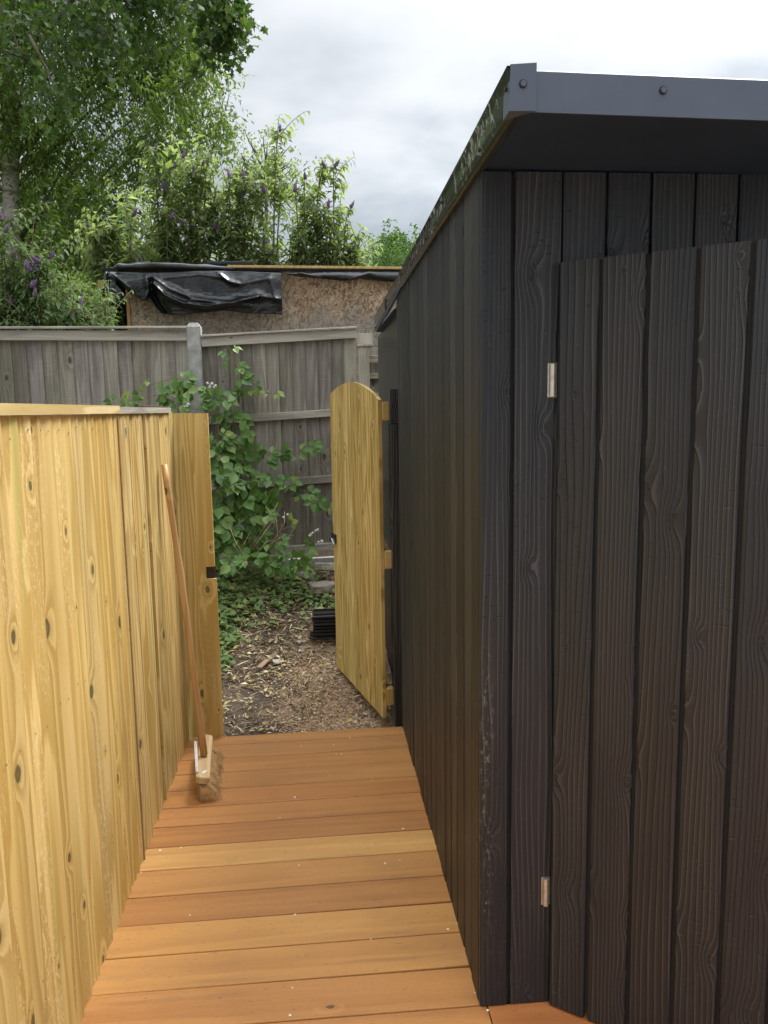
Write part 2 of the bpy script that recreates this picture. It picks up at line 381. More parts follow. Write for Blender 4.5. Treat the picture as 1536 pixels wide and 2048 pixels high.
LF_BRAM = leafmat('leaf_bramble', (.075, .155, .03), (.115, .215, .045), (.21, .30, .08), rough=.42, trans=.3)
LF_BRAM2 = leafmat('leaf_young', (.18, .27, .07), (.26, .34, .09), (.34, .36, .10), rough=.45)
LF_IVY = leafmat('leaf_ground', (.11, .19, .05), (.18, .26, .085), (.40, .42, .13), rough=.5)
def birch():
    M, t, out = newmat('birch_bark'); co = t.node('ShaderNodeTexCoord').outputs['Object']; x, y, z = t.sep(co)[0:3]
    n = t.noise(t.comb(t.mul(x, 3), t.mul(y, 3), t.mul(z, 9)), 1., 4., .6); n2 = t.noise(co, 2.2, 4, .6)
    c = t.mix(t.step(n, .45, .6), (.40, .37, .32), (.16, .13, .10)); c = t.mix(t.step(n2, .45, .65), c, (.10, .085, .065))
    finish(t, out, c, .85, n, .6, .02); return M
M_BIRCH = birch()
def soil():
    M, t, out = newmat('soil'); p = t.node('ShaderNodeNewGeometry').outputs['Position']; x, y, z = t.sep(p)[0:3]
    a = t.noise(p, 3., 5, .65); b_ = t.noise(p, 28., 5, .7); c_ = t.noise(p, 120., 3, .7)
    col = t.mix(t.step(b_, .35, .65), (.060, .045, .035), (.14, .105, .075))
    # sawdust / chip area towards the gate
    e = t.add(t.sub(x, t.mul(t.sub(y, 4.), .0)), t.mul(t.sub(a, .5), 1.1))
    chip = t.mul(t.step(e, -.30, .02), t.step(y, 5.6, 5.0))
    cc = t.mix(t.step(b_, .38, .62), (.32, .215, .14), (.54, .385, .25))
    col = t.mix(chip, col, cc); col = t.mix(t.mul(t.step(c_, .55, .72), .5), col, (.34, .27, .18))
    back = t.step(y, -1.0, -1.6); col = t.mix(back, col, t.mix(b_, (.17, .175, .18), (.27, .27, .265)))  # unseen grey ground behind the camera, added to bounce neutral light
    far = t.step(y, 6.3, 8.0)
    col = t.mix(far, col, (.05, .075, .025))
    finish(t, out, col, .95, t.add(b_, t.mul(c_, .5)), .8, .02, spec=.15); return M
M_SOIL = soil()
def osb():
    M, t, out = newmat('osb'); co = t.node('ShaderNodeTexCoord').outputs['Object']; x, y, z = t.sep(co)[0:3]
    warp = t.noise(t.comb(x, 0., z), 2.5, 3, .6, col=True)
    cols = []; edge = None
    base = None
    for k, (ang, s1, s2) in enumerate([(.25, 4., 15), (-.6, 4.5, 17), (1.25, 5, 14)]):
        c, s = math.cos(ang), math.sin(ang)
        u = t.add(t.mul(x, c), t.mul(z, s)); v = t.add(t.mul(x, -s), t.mul(z, c))
        vv = t.vm('ADD', t.comb(t.mul(u, s1), t.mul(v, s2), float(k*3)), t.vm('MULTIPLY', warp, (.3, .5, 0)))
        vo = t.node('ShaderNodeTexVoronoi', {'Vector': vv}, voronoi_dimensions='2D')
        r, g, b_ = t.node('ShaderNodeSeparateColor', {0: vo.outputs['Color']}).outputs[0:3]
        ck = t.mix(r, (.28, .18, .10), (.62, .47, .31)); ck = t.mix(t.math('LESS_THAN', g, .18), ck, (.22, .14, .085))
        if base is None: base = ck; h = r
        else:
            sel = t.math('GREATER_THAN', b_, .55); base = t.mix(sel, base, ck); h = t.add(t.mul(h, .7), t.mul(r, .4))
    gz = t.add(z, t.mul(t.sub(t.noise(t.comb(x, 0., z), 3., 4, .6), .5), .9))
    wet = t.noise(t.comb(t.mul(x, .8), 0., z), 1.3, 4, .6)
    grey = t.mul(t.step(gz, 2.85, 2.45), .8)
    lum = t.node('ShaderNodeRGBToBW', {0: base}).outputs[0]
    col = t.mix(grey, base, t.mix(lum, (.13, .12, .105), (.52, .48, .41)))
    col = t.mix(t.mul(t.step(wet, .5, .7), .4), col, (.20, .11, .06))
    finish(t, out, col, .8, h, .5, .003, spec=.25); return M
M_OSB = osb()
def plasheet():
    M, t, out = newmat('plastic_sheet'); co = t.node('ShaderNodeTexCoord').outputs['Object']
    d = t.noise(co, 3., 3, .5, .6); d2 = t.noise(co, 14, 4, .6, 1.)
    finish(t, out, t.mix(d2, (.005, .006, .007), (.010, .011, .012)), t.add(.24, t.mul(t.sub(d2, .5), .2)), t.add(d, t.mul(d2, .25)), .35, .03, spec=.65); return M
M_SHEET = plasheet()
# ------------------------------------------------------------------ ground
def vnoise(x, y, seed=0):
    r = np.random.default_rng(seed); G = r.random((64, 64))
    xi = np.floor(x).astype(int); yi = np.floor(y).astype(int); fx = x-xi; fy = y-yi
    fx = fx*fx*(3-2*fx); fy = fy*fy*(3-2*fy); g = lambda a, b: G[a % 64, b % 64]
    return (g(xi, yi)*(1-fx)+g(xi+1, yi)*fx)*(1-fy)+(g(xi, yi+1)*(1-fx)+g(xi+1, yi+1)*fx)*fy
def gz(x, y):
    x = np.asarray(x, float); y = np.asarray(y, float)
    t = np.clip((y-4.7)/1.35, 0, 1); t = t*t*(3-2*t)
    h = -.075+.50*t+.06*np.clip(y-6.1, 0, 4)
    left = np.clip((-x-.1)/.8, 0, 1)*np.clip((y-4.1)/1., 0, 1)*np.clip((6.2-y)/.6, 0, 1)
    h = h+left*.07
    a = np.clip((y-3.98)/.25, 0, 1)*np.clip((12-y), 0, 1)
    h = h+a*((vnoise(x*3+9, y*3, 1)-.5)*.07+(vnoise(x*11, y*11, 2)-.5)*.028+(vnoise(x*34, y*34, 3)-.5)*.012)
    return np.where(y < 3.98, -.16, h)
xs = np.concatenate([[-700, -200, -60, -20, -8, -4], np.arange(-2., 2.001, .035), [4, 8, 20, 60, 200, 700]])
ys = np.concatenate([[-700, -100, -20, -5, 0, 2, 3.9, 3.975], np.arange(3.99, 6.6, .035), [7, 8, 9, 10.5, 13, 20, 40, 100, 300, 900]])
X, Y = np.meshgrid(xs, ys); Z = gz(X, Y)
nx, ny = len(xs), len(ys)
idx = np.arange(nx*ny).reshape(ny, nx)
Q = np.stack([idx[:-1, :-1], idx[:-1, 1:], idx[1:, 1:], idx[1:, :-1]], -1).reshape(-1, 4)
tag(link('ground', npmesh('ground', np.stack([X, Y, Z], -1).reshape(-1, 3), Q, M_SOIL, True)), 'bare brown soil rising from the deck towards the grey fence', kind='structure')
def onground(px, py):
    v = R.T @ np.array([px-IW/2, py-IH/2, F]); t_ = 3.0
    for _ in range(4000):
        p = np.array([0, 0, EYE])+v*t_/np.linalg.norm(v)
        if p[2] < float(gz(np.array(p[0]), np.array(p[1]))): break
        t_ += .003
    return Vector(p)
# ------------------------------------------------------------------ deck
XL, XR, YC = -.705, .423, 1.96
deck = tag(link('deck', boxm('deck', XL-.06, XR+.2, -1.6, 3.88, -.15, -.035, M_BLACK)), 'orange hardwood deck path between yellow fence and black shed', kind='structure')
seams = [3.935, 3.828, 3.674, 3.520, 3.362, 3.210, 3.056, 2.905, 2.750, 2.590, 2.437, 2.282, 2.128, 1.972]
tints = [(1, .93, .92), (.93, .86, .86), (1.02, .92, .86), (.98, .90, .85), (.98, .84, .76), (1.0, .88, .80), (.90, .78, .72), (1.28, 1.36, 1.3), (1.05, 1.0, .92), (.92, .82, .74), (1.16, 1.15, 1.02), (1.1, 1.06, .95), (1.04, .93, .84), (1.02, .88, .8)]
yy = seams[-1]
while yy > -1.4:
    yy -= .154; seams.append(yy)
k = 0
for i in range(len(seams)-1):
    y1, y0 = seams[i], seams[i+1]; wd = y1-y0-.0045; ym = (y0+y1)/2
    sl = .0135 if ym > 2.85 else (.011 if ym > 2.5 else (.004 if ym > 2.2 else -.004))
    segs = [(XL-.03, XR+.006)] if y0 > 1.96 else [(XL-.03, XR+.02), (XR+.024, 2.0)]
    for (xa, xb) in segs:
        dr = Vector((math.cos(sl), math.sin(sl), 0))
        me = board(wd, .026, xb-xa, M_DECK, c=.0035, name='deck_board')
        o = link('deck_board', me, mtx(Vector((xa, ym+sl*(xa+.14), -.026)), (dr.y, -dr.x, 0), (0, 0, -1), dr), deck)
        c = tints[i] if i < len(tints) else random.choice(tints[:7])
        if xa > 0: c = (1.05, .78, .74)
        o.color = (*c, 1)
# ------------------------------------------------------------------ left yellow fence
def tintc(v=.1, base=1.):
    a = base+random.uniform(-v, v); w_ = random.random(); return (a, a*(.93+.09*w_), a*(.80+.34*w_), 1)
TOPZ = 1.697
fen = thing('featheredge_fence', 'long new yellow pine featheredge fence with knots, left of the deck', 'fence', (XL, 1.4, 0))
edges = []
y = 2.815
y_list = [2.815, 2.755, 2.70, 2.62, 2.53, 2.448, 2.366, 2.295, 2.21, 2.136, 2.05, 1.98, 1.895, 1.80]
while y_list[-1] > -1.5: y_list.append(y_list[-1]-random.uniform(.078, .095))
for a, b_ in zip(y_list[1:], y_list[:-1]):
    wd = b_-a+.012
    o = link('board', feather(round(wd, 3), TOPZ, M_PINE), rotz((XL-.013, (a+b_)/2-.006, 0), math.pi/2), fen)
    o.color = tintc(.11)
me = prism('cap_rail', [(-.0135, 0), (-.014, -.094), (.013, -.094), (.013, 0)], 4.3, M_PINE)
oc = link('cap_rail', me, mtx((XL-.08, -1.47, TOPZ+.015), (0, 0, -1), (-1, 0, 0), (0, 1, 0)), fen)
oc.color = (1.05, 1.12, 1.45, 1)
for z in (.3, .85, 1.45):
    link('rail', board(.075, .04, 4.28, M_PINE), mtx((XL-.06, -1.46, z), (0, 0, -1), (-1, 0, 0), (0, 1, 0)), fen)
link('batten', boxm('batten', -.012, .010, 0, .009, 0, TOPZ-.002, M_RUST), Matrix.Translation((XL-.001, 2.818, 0)), fen)
# section 2
fp = thing('fence_panel', 'newer pale yellow fence panel of narrow boards with a small round badge, behind the broom', 'fence', (XL, 3.36, 0))
y = 2.834
while y < 3.905:
    wd = random.choice([.055, .07, .085, .095]); wd = min(wd, 3.922-y)
    if wd < .03: break
    o = link('board', feather(round(wd+.010, 3), TOPZ, M_PINE2, flip=random.random() < .3), rotz((XL-.013, y+wd/2, 0), math.pi/2), fp); o.color = tintc(.1, .97)
    y += wd
link('cap_rail', prism('cap_rail', [(-.012, 0), (-.012, -.088), (.012, -.088), (.012, 0)], 1.0, M_RAIL), mtx((XL-.078, 2.835, TOPZ+.013), (0, 0, -1), (-1, 0, 0), (0, 1, 0)), fp)
for z in (.3, .85, 1.45):
    link('rail', board(.075, .04, 1.08, M_PINE2), mtx((XL-.06, 2.836, z), (0, 0, -1), (-1, 0, 0), (0, 1, 0)), fp)
bp = onx(250, 865, XL)
ring = [(math.cos(a)*.0155, math.sin(a)*.021) for a in np.linspace(0, 2*math.pi, 25)[:-1]]
badge = link('badge', prism('badge', ring, .002, M_BADGE), mtx((XL, bp.y, bp.z), (0, 1, 0), (0, 0, 1), (1, 0, 0)), fp)
V, Fc = [], []
def ringstrip(rx, ry, wd, z, a0=0, a1=2*math.pi, n=24):
    o = len(V)
    for i in range(n+1):
        a = a0+(a1-a0)*i/n
        V.append((math.cos(a)*rx, math.sin(a)*ry, z)); V.append((math.cos(a)*(rx-wd), math.sin(a)*(ry-wd), z))
    for i in range(n): Fc.append((o+2*i, o+2*i+2, o+2*i+3, o+2*i+1))
ringstrip(.0140, .0190, .002, .0026); ringstrip(.0095, .0105, .0015, .0026)
for dy in (-.0045, 0, .0045):
    o = len(V); V += [(-.006, dy-.0012, .0026), (.006, dy-.0012, .0026), (.006, dy+.0012, .0026), (-.006, dy+.0012, .0026)]; Fc.append((o, o+1, o+2, o+3))
o = len(V); V += [(-.011, .012, .0026), (0, .0165, .0026), (.011, .012, .0026), (0, .0145, .0026)]; Fc.append((o, o+3, o+2, o+1))
link('emblem', mesh('emblem', V, Fc, M_EMB), WM[badge.name], badge)
def nails(parent, pts, nrm, mat):
    V = []; Fc = []; nx_ = Vector(nrm); a_ = Vector((0, 0, 1)).cross(nx_).normalized(); b2 = Vector((0, 0, 1))
    for p in pts:
        o_ = len(V)
        for q in range(6): V.append(Vector(p)+a_*(.0032*math.cos(q*1.047))+b2*(.0032*math.sin(q*1.047))+nx_*.0008)
        Fc.append(tuple(o_+q for q in range(6)))
    tag(link('nails', mesh('nails', V, Fc, mat), None, parent), kind='stuff')
nails(fen, [(XL+.0035, a+.05+random.uniform(-.012, .02), z+random.uniform(-.012, .012)) for a in y_list[1:] for z in (1.655, .92, .33) if a > .3], (1, 0, 0), M_EMB)
nails(fp, [(XL+.0035, a+random.uniform(-.01, .01), z+random.uniform(-.006, .006)) for a in np.arange(2.87, 3.9, .062) for z in (1.66, .92, .33)], (1, 0, 0), M_EMB)
# return: two boards facing the camera
gp = thing('side_panel', 'narrow fixed panel of two yellow boards facing the camera, slotted for a latch', 'fence', (-.62, 3.94, 0))
def polyslab(name, pts, t, mat):   # pts (x,z) ccw seen from the front, front y=-t back y=0
    n = len(pts); V = [(x, -t, z) for x, z in pts]+[(x, 0, z) for x, z in pts]
    Fc = [tuple(range(n)), tuple(range(n, 2*n))[::-1]]+[(i, n+i, n+(i+1) % n, (i+1) % n) for i in range(n)]
    return mesh(name, V, Fc, mat)
o = link('board', board(.086, .02, TOPZ-.004, M_PINE2, c=.002), Matrix.Translation((-.663, 3.945, .002)), gp); o.color = (.98, .98, .92, 1)
o = link('board', polyslab('board', [(-.046, 0), (.046, 0), (.046, .848), (-.004, .848), (-.004, .912), (.040, .912), (.040, TOPZ-.006), (-.046, TOPZ-.006)], .02, M_PINE), Matrix.Translation((-.5735, 3.945, .002)), gp); o.color = (.95, .93, .88, 1)
kp = link('latch_keep', boxm('latch_keep', -.026, .024, -.004, .012, -.034, .034, M_PLAST, .002), Matrix.Translation((-.556, 3.95, .880)), gp)
link('strike', boxm('strike', -.024, .022, -.010, -.004, -.004, .006, M_PLAST, .0015), Matrix.Translation((-.556, 3.95, .880)), kp)
link('post', boxm('post', -.05, .035, 0, .07, -.15, 1.62, M_PINE2), Matrix.Translation((-.62, 3.966, 0)), gp)
# ------------------------------------------------------------------ black garden room
shed = thing('garden_room', 'black charred timber garden room with ajar door and steel roof trim, right of the deck', 'shed', (1.6, 3.6, 0))
XS2 = 3.2; YB = 5.36
def vz(y, hi=False):
    lo = np.interp(y, [1.575, 2.8, 3.95, 5.1], [2.277, 2.267, 2.251, 2.198]); up = np.interp(y, [1.56, 2.0, 2.8, 3.5, 4.96, 5.1], [2.362, 2.345, 2.322, 2.306, 2.283, 2.278])
    return float(up if hi else lo)
link('wall_core', boxm('wall_core', XR+.022, 3.1, YC+.026, YB-.03, .02, 2.19, M_BLACK), None, shed)
# front wall boards
fb = [(.424, .502), (.511, .628)]
x = .630
while x < 3.0: fb.append((x+.003, x+.1125)); x += .1155
for i, (a, b_) in enumerate(fb):
    z0 = .004 if i < 2 else (2.02 if b_ < 1.42 else .004)
    L = 2.277-z0
    mat = M_CHARC if i == 0 else M_CHAR
    if i == 1:   # carries the hinge mortises
        h1 = (.295, .385); h2 = (1.717, 1.808); xl, xr = -.0585, .0585; xi = xr-.030
        pts = [(xl, 0), (xr, 0), (xr, h1[0]), (xi, h1[0]), (xi, h1[1]), (xr, h1[1]), (xr, h2[0]), (xi, h2[0]), (xi, h2[1]), (xr, h2[1]), (xr, L), (xl, L)]
        me = polyslab('wall_board', pts, .021, mat); Mx = Matrix.Translation(((a+b_)/2, YC+.021, z0))
        link('mortise', boxm('mortise', -.016, .014, -.002, 0, h1[0], h1[1], M_END), Matrix.Translation((.612, YC+.0105, z0)), shed)
        link('mortise', boxm('mortise', -.016, .014, -.002, 0, h2[0], h2[1], M_END), Matrix.Translation((.612, YC+.0105, z0)), shed)
        for h in (h1, h2):
            hg = link('hinge', boxm('hinge', -.010, .016, -.004, 0, h[0]+.003, h[1]-.003, M_HINGE), Matrix.Translation((.608, YC+.0085, z0)), shed)
            V, Fc = tube([(.611, YC+.001, z0+h[0]+.004+q) for q in (0, (h[1]-h[0])-.008)], .0085, 12)
            link('hinge_pin', mesh('hinge_pin', V, Fc, M_HINGE, False), None, hg)
    else:
        me = board(round(b_-a, 4), .021, L, mat, c=.004, name='wall_board'); Mx = Matrix.Translation(((a+b_)/2, YC+.021, z0))
    o = link('wall_board', me, Mx, shed); g = random.uniform(.85, 1.15); o.color = (g, g, g, 1)
link('wall_backing', boxm('wall_backing', XR+.004, 3.1, YC+.0115, YC+.025, .0, 2.27, M_BLACK), None, shed)
# side wall boards
y = YC+.023; i = 0
while y < 3.93:
    wd = random.choice([.098, .102, .108]); b1 = min(y+wd, 3.945)
    zt = vz(b1)-.004
    o = link('wall_board', board(round(b1-y, 4), .020+random.uniform(-.001, .003), zt+.035, M_CHARS, c=.005, name='wall_board'), rotz((XR+.0215, (y+b1)/2, .003), -math.pi/2), shed)
    g = random.uniform(.6, 1.35); o.color = (g*1.04, g, g*.95, 1)
    y = b1+.011
link('wall_backing', boxm('wall_backing', XR+.012, XR+.025, YC+.03, 3.97, 0, 2.25, M_BLACK), None, shed)
cp_ = link('corner_post', boxm('corner_post', .386, .46, 3.952, 4.085, -.02, 1.62, M_CHARS, .004), None, shed)
link('corner_post', boxm('corner_post', .383, .46, 3.956, 4.09, 1.623, 1.80, M_CHARS, .004), None, shed)
link('steel_panel', boxm('steel_panel', .442, .46, 3.96, 4.68, -.02, 2.235, M_PANEL, .002), None, shed)
link('steel_panel', boxm('steel_panel', .4425, .46, 4.683, YB, .06, 2.195, M_PANEL, .002), None, shed)
link('steel_panel', boxm('steel_panel', .4425, 3.1, YB, YB+.02, .2, 2.19, M_PANEL, .002), None, shed)
# roof: soffit, fascia, verge trim, top sheet
FY = 1.575
link('soffit', mesh('soffit', [(.41, FY+.006, 2.284), (3.15, FY+.006, 2.262), (3.15, YC+.03, 2.262), (.41, YC+.03, 2.284)], [(0, 3, 2, 1)], M_SOFF), None, shed)
bpy.data.objects
V = []; Fc = []
for (x0, dz) in ((.404, 0), (3.15, -.045)):
    V += [(x0, FY+.004, 2.2765+dz), (x0, FY, 2.2765+dz), (x0, FY, 2.352+dz), (x0, FY+.010, 2.358+dz), (x0, FY+.03, 2.361+dz), (x0, FY+.03, 2.357+dz), (x0, FY+.004, 2.350+dz)]
n = 7
Fc = [(i, i+1, n+i+1, n+i) for i in range(n-1)]+[(n-1, 0, n, 2*n-1), tuple(range(n))[::-1], tuple(range(n, 2*n))]
fas = link('fascia', mesh('fascia', V, Fc, M_STEEL), None, shed)
# folded corner piece, a little proud
link('fascia_corner', mesh('fascia_corner', [(.396, FY-.003, 2.276), (.450, FY-.003, 2.277), (.450, FY-.003, 2.366), (.398, FY-.003, 2.362), (.396, FY+.05, 2.276), (.450, FY-.0005, 2.277), (.450, FY+.05, 2.369), (.398, FY+.05, 2.365)],
     [(0, 1, 2, 3), (4, 7, 6, 5), (0, 4, 5, 1), (1, 5, 6, 2), (3, 2, 6, 7), (0, 3, 7, 4)], M_STEEL), None, shed)
for sx, sy, yy in ((1046, 168, FY-.003), (1326, 181, FY)):
    p = at(sx, sy, yy)
    hexp = [(math.cos(a)*.0062, math.sin(a)*.0062) for a in np.linspace(0, 2*math.pi, 7)[:-1]]
    sc = link('screw', prism('screw', hexp, .005, M_STEEL), mtx(p, (1, 0, 0), (0, 0, 1), (0, -1, 0)), fas)
    V, Fc = tube([(0, 0, 0), (0, 0, .0012)], .0085, 14)
    link('washer', mesh('washer', V, Fc, M_PLAST), mtx(p, (1, 0, 0), (0, 0, 1), (0, -1, 0)), fas)
# verge trim: segments with gentle dents
V = []; Fc = []; ys_ = np.linspace(FY+.002, 5.1, 60)
for j, y in enumerate(ys_):
    lo, hi = vz(y), vz(y, True)
    dn = .0012*math.sin(y*9)+.001*math.sin(y*23+1)
    wob = .006*math.exp(-((y-3.75)/.12)**2)
    V += [(.430, y, lo+.004+wob), (.401+dn*.3, y, lo+wob), (.398+dn, y, lo+.25*(hi-lo)), (.3985-dn, y, lo+.6*(hi-lo)), (.396, y, hi-.006), (.392, y, hi), (.41, y, hi-.001), (.425, y, hi-.006)]
for j in range(len(ys_)-1):
    for q in range(7): Fc.append((j*8+q, (j+1)*8+q, (j+1)*8+q+1, j*8+q+1))
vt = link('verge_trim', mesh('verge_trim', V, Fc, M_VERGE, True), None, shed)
for (sx, sy) in ((1014, 178), (960, 300), (930, 330), (884, 405), (852, 477), (821, 530), (803, 548), (778, 582), (774, 601), (752, 655)):
    p = onx(sx, sy, .397)
    hexp = [(math.cos(a)*.0055, math.sin(a)*.0055) for a in np.linspace(0, 2*math.pi, 7)[:-1]]
    link('screw', prism('screw', hexp, .005, M_PLAST), mtx(p, (0, -1, 0), (0, 0, 1), (-1, 0, 0)), vt)
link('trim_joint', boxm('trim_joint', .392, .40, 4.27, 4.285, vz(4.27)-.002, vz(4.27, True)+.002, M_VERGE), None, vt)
link('roof_sheet', mesh('roof_sheet', [(.50, FY+.02, 2.355), (3.2, FY+.02, 2.31), (3.2, 5.1, 2.22), (.50, 5.1, 2.275), (.50, FY+.02, 2.347), (3.2, FY+.02, 2.302), (3.2, 5.1, 2.212), (.50, 5.1, 2.267)], [(0, 1, 2, 3), (7, 6, 5, 4), (0, 4, 5, 1), (1, 5, 6, 2), (2, 6, 7, 3), (3, 7, 4, 0)], M_STEEL), None, shed)
link('rear_soffit', boxm('rear_soffit', .41, 3.1, 3.96, 5.09, 2.195, 2.2, M_SOFF), None, shed)
# the door, ajar by 36 degrees
da = math.radians(-36.5); dd = Vector((math.cos(da), math.sin(da), 0)); dnb = Vector((-dd.y, dd.x, 0))   # back direction
H0 = Vector((.632, 1.962, 0))
DW = .80
door = link('door', boxm('door', .004, DW, .0, .024, .02, 2.053, M_BLACK), Matrix.Translation(dnb*-.012) @ mtx(H0, dd, dnb, (0, 0, 1)), shed)
x = 0.0; i = 0
while x < DW-.02:
    wd = .103 if i else .100
    o = link('door_board', board(wd, .022, 2.048+random.uniform(-.001, .001), M_CHAR, c=.005, name='door_board'), mtx(H0+dd*(x+wd/2), dd, dnb, (0, 0, 1)) @ Matrix.Translation((0, 0, .008)), door)
    g = random.uniform(.85, 1.15); o.color = (g*1.03, g, g*.97, 1)
    x += wd+.009; i += 1
link('door_frame', boxm('door_frame', .625, .64, YC+.03, YC+.10, 0, 2.05, M_BLACK), None, shed)
# ------------------------------------------------------------------ open yellow gate
G0 = Vector((.347, 4.037, 0)); G1 = Vector((.113, 4.95, 0)); gv = G1-G0; GW = gv.length; gd = gv.normalized(); gb = Vector((gd.y, -gd.x, 0))   # gb points to +x (back)
gate = thing('garden_gate', 'yellow wooden garden gate with bowed top standing open against the black shed', 'gate', (G0+G1)/2)
nb = 13; bw = GW/nb
def gtop(u): return 1.748+.045*u+.085*(1-(2*u-1)**2)
for i in range(nb):
    u0, u1 = i/nb, (i+1)/nb
    # local x runs from far edge to near edge so that the front faces -x
    a0, a1 = -bw/2+.0008, bw/2-.0008
    uu = [1-u1, 1-(u0+u1)/2, 1-u0]      # fraction from the hinge side measured at local -x .. +x
    zt = [gtop(q) for q in uu]
    if i == 0:
        pts = []
    pts = [(a0, 0.012), (a1, 0.012), (a1, zt[0]), (0, zt[1]), (a0, zt[2])]
    # board i=nb-1 is the hinge side
    cx = (u0+u1)/2*GW
    org = G1-gd*cx
    if i == 0: pts = [(a0+.006, .012), (a1, .012), (a1, gtop(1-u1)), (0, gtop(1-(u0+u1)/2)), (a0, gtop(1-u0)), (a0, .905), (a0+.060, .905), (a0+.060, .845), (a0+.006, .845)]
    else: pts = [(a0, .012), (a1, .012), (a1, gtop(1-u1)), (0, gtop(1-(u0+u1)/2)), (a0, gtop(1-u0))]
    me = polyslab('board', pts, .018+random.uniform(-.0015, .0015), M_GATE)
    o = link('board', me, mtx(org, -gd, gb, (0, 0, 1)), gate); o.color = tintc(.13, .98)
for z0 in (1.640, .850, .085):
    link('ledge', boxm('ledge', -GW+.02, .012, .002, .044, z0, z0+.095, M_END, .003), mtx(G0, -gd, gb, (0, 0, 1)), gate)
def brace(za, zb):
    L = GW-.1; V = []
    for (x, z) in ((-GW+.05, za), (-GW+.13, za), (-.04, zb), (-.12, zb)): V += [(x, .004, z), (x, .040, z)]
    return mesh('brace', V, [(0, 2, 4, 6), (1, 7, 5, 3), (0, 1, 3, 2), (2, 3, 5, 4), (4, 5, 7, 6), (6, 7, 1, 0)], M_END)
link('brace', brace(1.63, .95), mtx(G0, -gd, gb, (0, 0, 1)), gate); link('brace', brace(.84, .19), mtx(G0, -gd, gb, (0, 0, 1)), gate)
LO = G1+gd*.0
lt = link('latch', boxm('latch', -.012, .085, -.030, -.012, -.024, .030, M_PLAST, .002), mtx(LO+Vector((0, 0, .876)), -gd, gb, (0, 0, 1)), gate)
V, Fc = tube([(-.018+.013*math.cos(a), -.034, -.012+.013*math.sin(a)) for a in np.linspace(0, 2*math.pi, 13)], .004, 6)
link('latch_ring', mesh('latch_ring', V, Fc, M_PLAST, True), WM[lt.name], lt)
link('latch_bolt', boxm('latch_bolt', .01, .075, -.036, -.030, -.006, .006, M_METAL, .001), WM[lt.name] @ Matrix.Rotation(.5, 4, 'Y'), lt)
link('latch_tab', boxm('latch_tab', -.022, -.004, -.012, -.004, .010, .028, M_PLAST, .002), WM[lt.name], lt)
nails(gate, [G0-gb*.0205+gv*u+Vector((0, 0, z+random.uniform(-.008, .008))) for u in np.arange(.04, 1, 1/13) for z in (1.70, .90, .135)], -gb, M_EMB)
# ------------------------------------------------------------------ broom
b0 = onz(408, 1510, .115)
broom = thing('broom', 'long handled wooden broom leaning on the yellow fence, stiff brown bristles', 'broom', (b0.x, b0.y, 0))
htop = Vector((XL+.028, 3.50, 1.47))
hd = (htop-b0); L = hd.length; hd.normalize()
pts = []; rr = []
for i in range(15):
    u = i/14; p = b0+hd*(L*u)+Vector((.006*math.sin(u*3.1), 0, 0)); pts.append(p-b0)
    rr.append(.0145+.0012*math.sin(u*14)+(.003 if abs(u-.645) < .03 else 0)+(.002 if u < .12 else 0))
rr[-1] = .0135
V, Fc = tube(pts, rr, 14); link('handle', mesh('handle', V, Fc, M_HAND, True), Matrix.Translation(b0), broom)
ha, hb = Vector((-.586, 3.715, .098)), Vector((-.541, 3.25, .098)); hl = (hb-ha).length; hy = (ha-hb).normalized(); hxv = Vector((hy.y, -hy.x, 0)); HL = hl/2
outl = []
for cx_, cy_, a0_ in ((.012, HL-.018, 0), (-.012, HL-.018, 90), (-.012, -HL+.018, 180), (.012, -HL+.018, 270)):
    for q in range(5):
        a = math.radians(a0_+q*22.5); outl.append((cx_+.018*math.cos(a), cy_+.018*math.sin(a)))
tl = (hxv*.97+Vector((0, 0, -.22))).normalized(); HM = mtx((ha+hb)/2-Vector((0, 0, .018)), tl, hy, tl.cross(hy))
import bmesh
me = prism('head', outl, .028, M_HEAD)
bm = bmesh.new(); bm.from_mesh(me); bmesh.ops.bevel(bm, geom=[e for e in bm.edges if e.verts[0].co.z > .027 and e.verts[1].co.z > .027], offset=.003, segments=2, affect='EDGES'); bm.to_mesh(me); bm.free()
link('head', me, HM, broom)
V = []; T = []
for i in range(3600):
    u, v = random.uniform(-.024, .026), random.uniform(-.5, .5)*(hl-.02)
    p = HM @ Vector((u, v, .001)); tuft = math.sin(v*190)*.006
    sx = .016+max(u, 0)*1.2+random.gauss(0, .009)+(.010*random.random()); sy = -.020-.015*random.random()+random.gauss(0, .005)+tuft
    q = Vector((p.x+sx, p.y+sy, random.uniform(.0, .022))); mdl = p*.5+q*.5+Vector((.006, -.004, .004))
    o = len(V); wv = .0009
    for pp in (p, mdl, q): V += [(pp.x-wv, pp.y-wv*.6, pp.z), (pp.x+wv, pp.y+wv*.6, pp.z)]
    T += [(o, o+1, o+3, o+2), (o+2, o+3, o+5, o+4)]
link('bristles', npmesh('bristles', V, T, M_BRIS), None, broom)
s0 = Vector((-.590, 3.438, .195)); s1 = Vector((-.566, 3.300, .112))
V, Fc = tube([s0, s0*.7+s1*.3, s0*.3+s1*.7, s1], .0065, 4)
st_ = link('stay', mesh('stay', V, Fc, M_WHITE), None, broom)
V, Fc = tube([s1+Vector((.002, -.008, -.004)), s1+Vector((.002, -.008, .006))], .007, 8); link('screw', mesh('screw', V, Fc, M_METAL), None, st_)
link('paint_mark', prism('paint_mark', [(-.004, -.018), (.006, -.012), (.008, .014), (.001, .018), (-.005, .004)], .0012, M_WHITE), HM @ Matrix.Translation((.004, -HL+.06, .0282)) @ Matrix.Rotation(-.4, 4, 'Z'), broom)
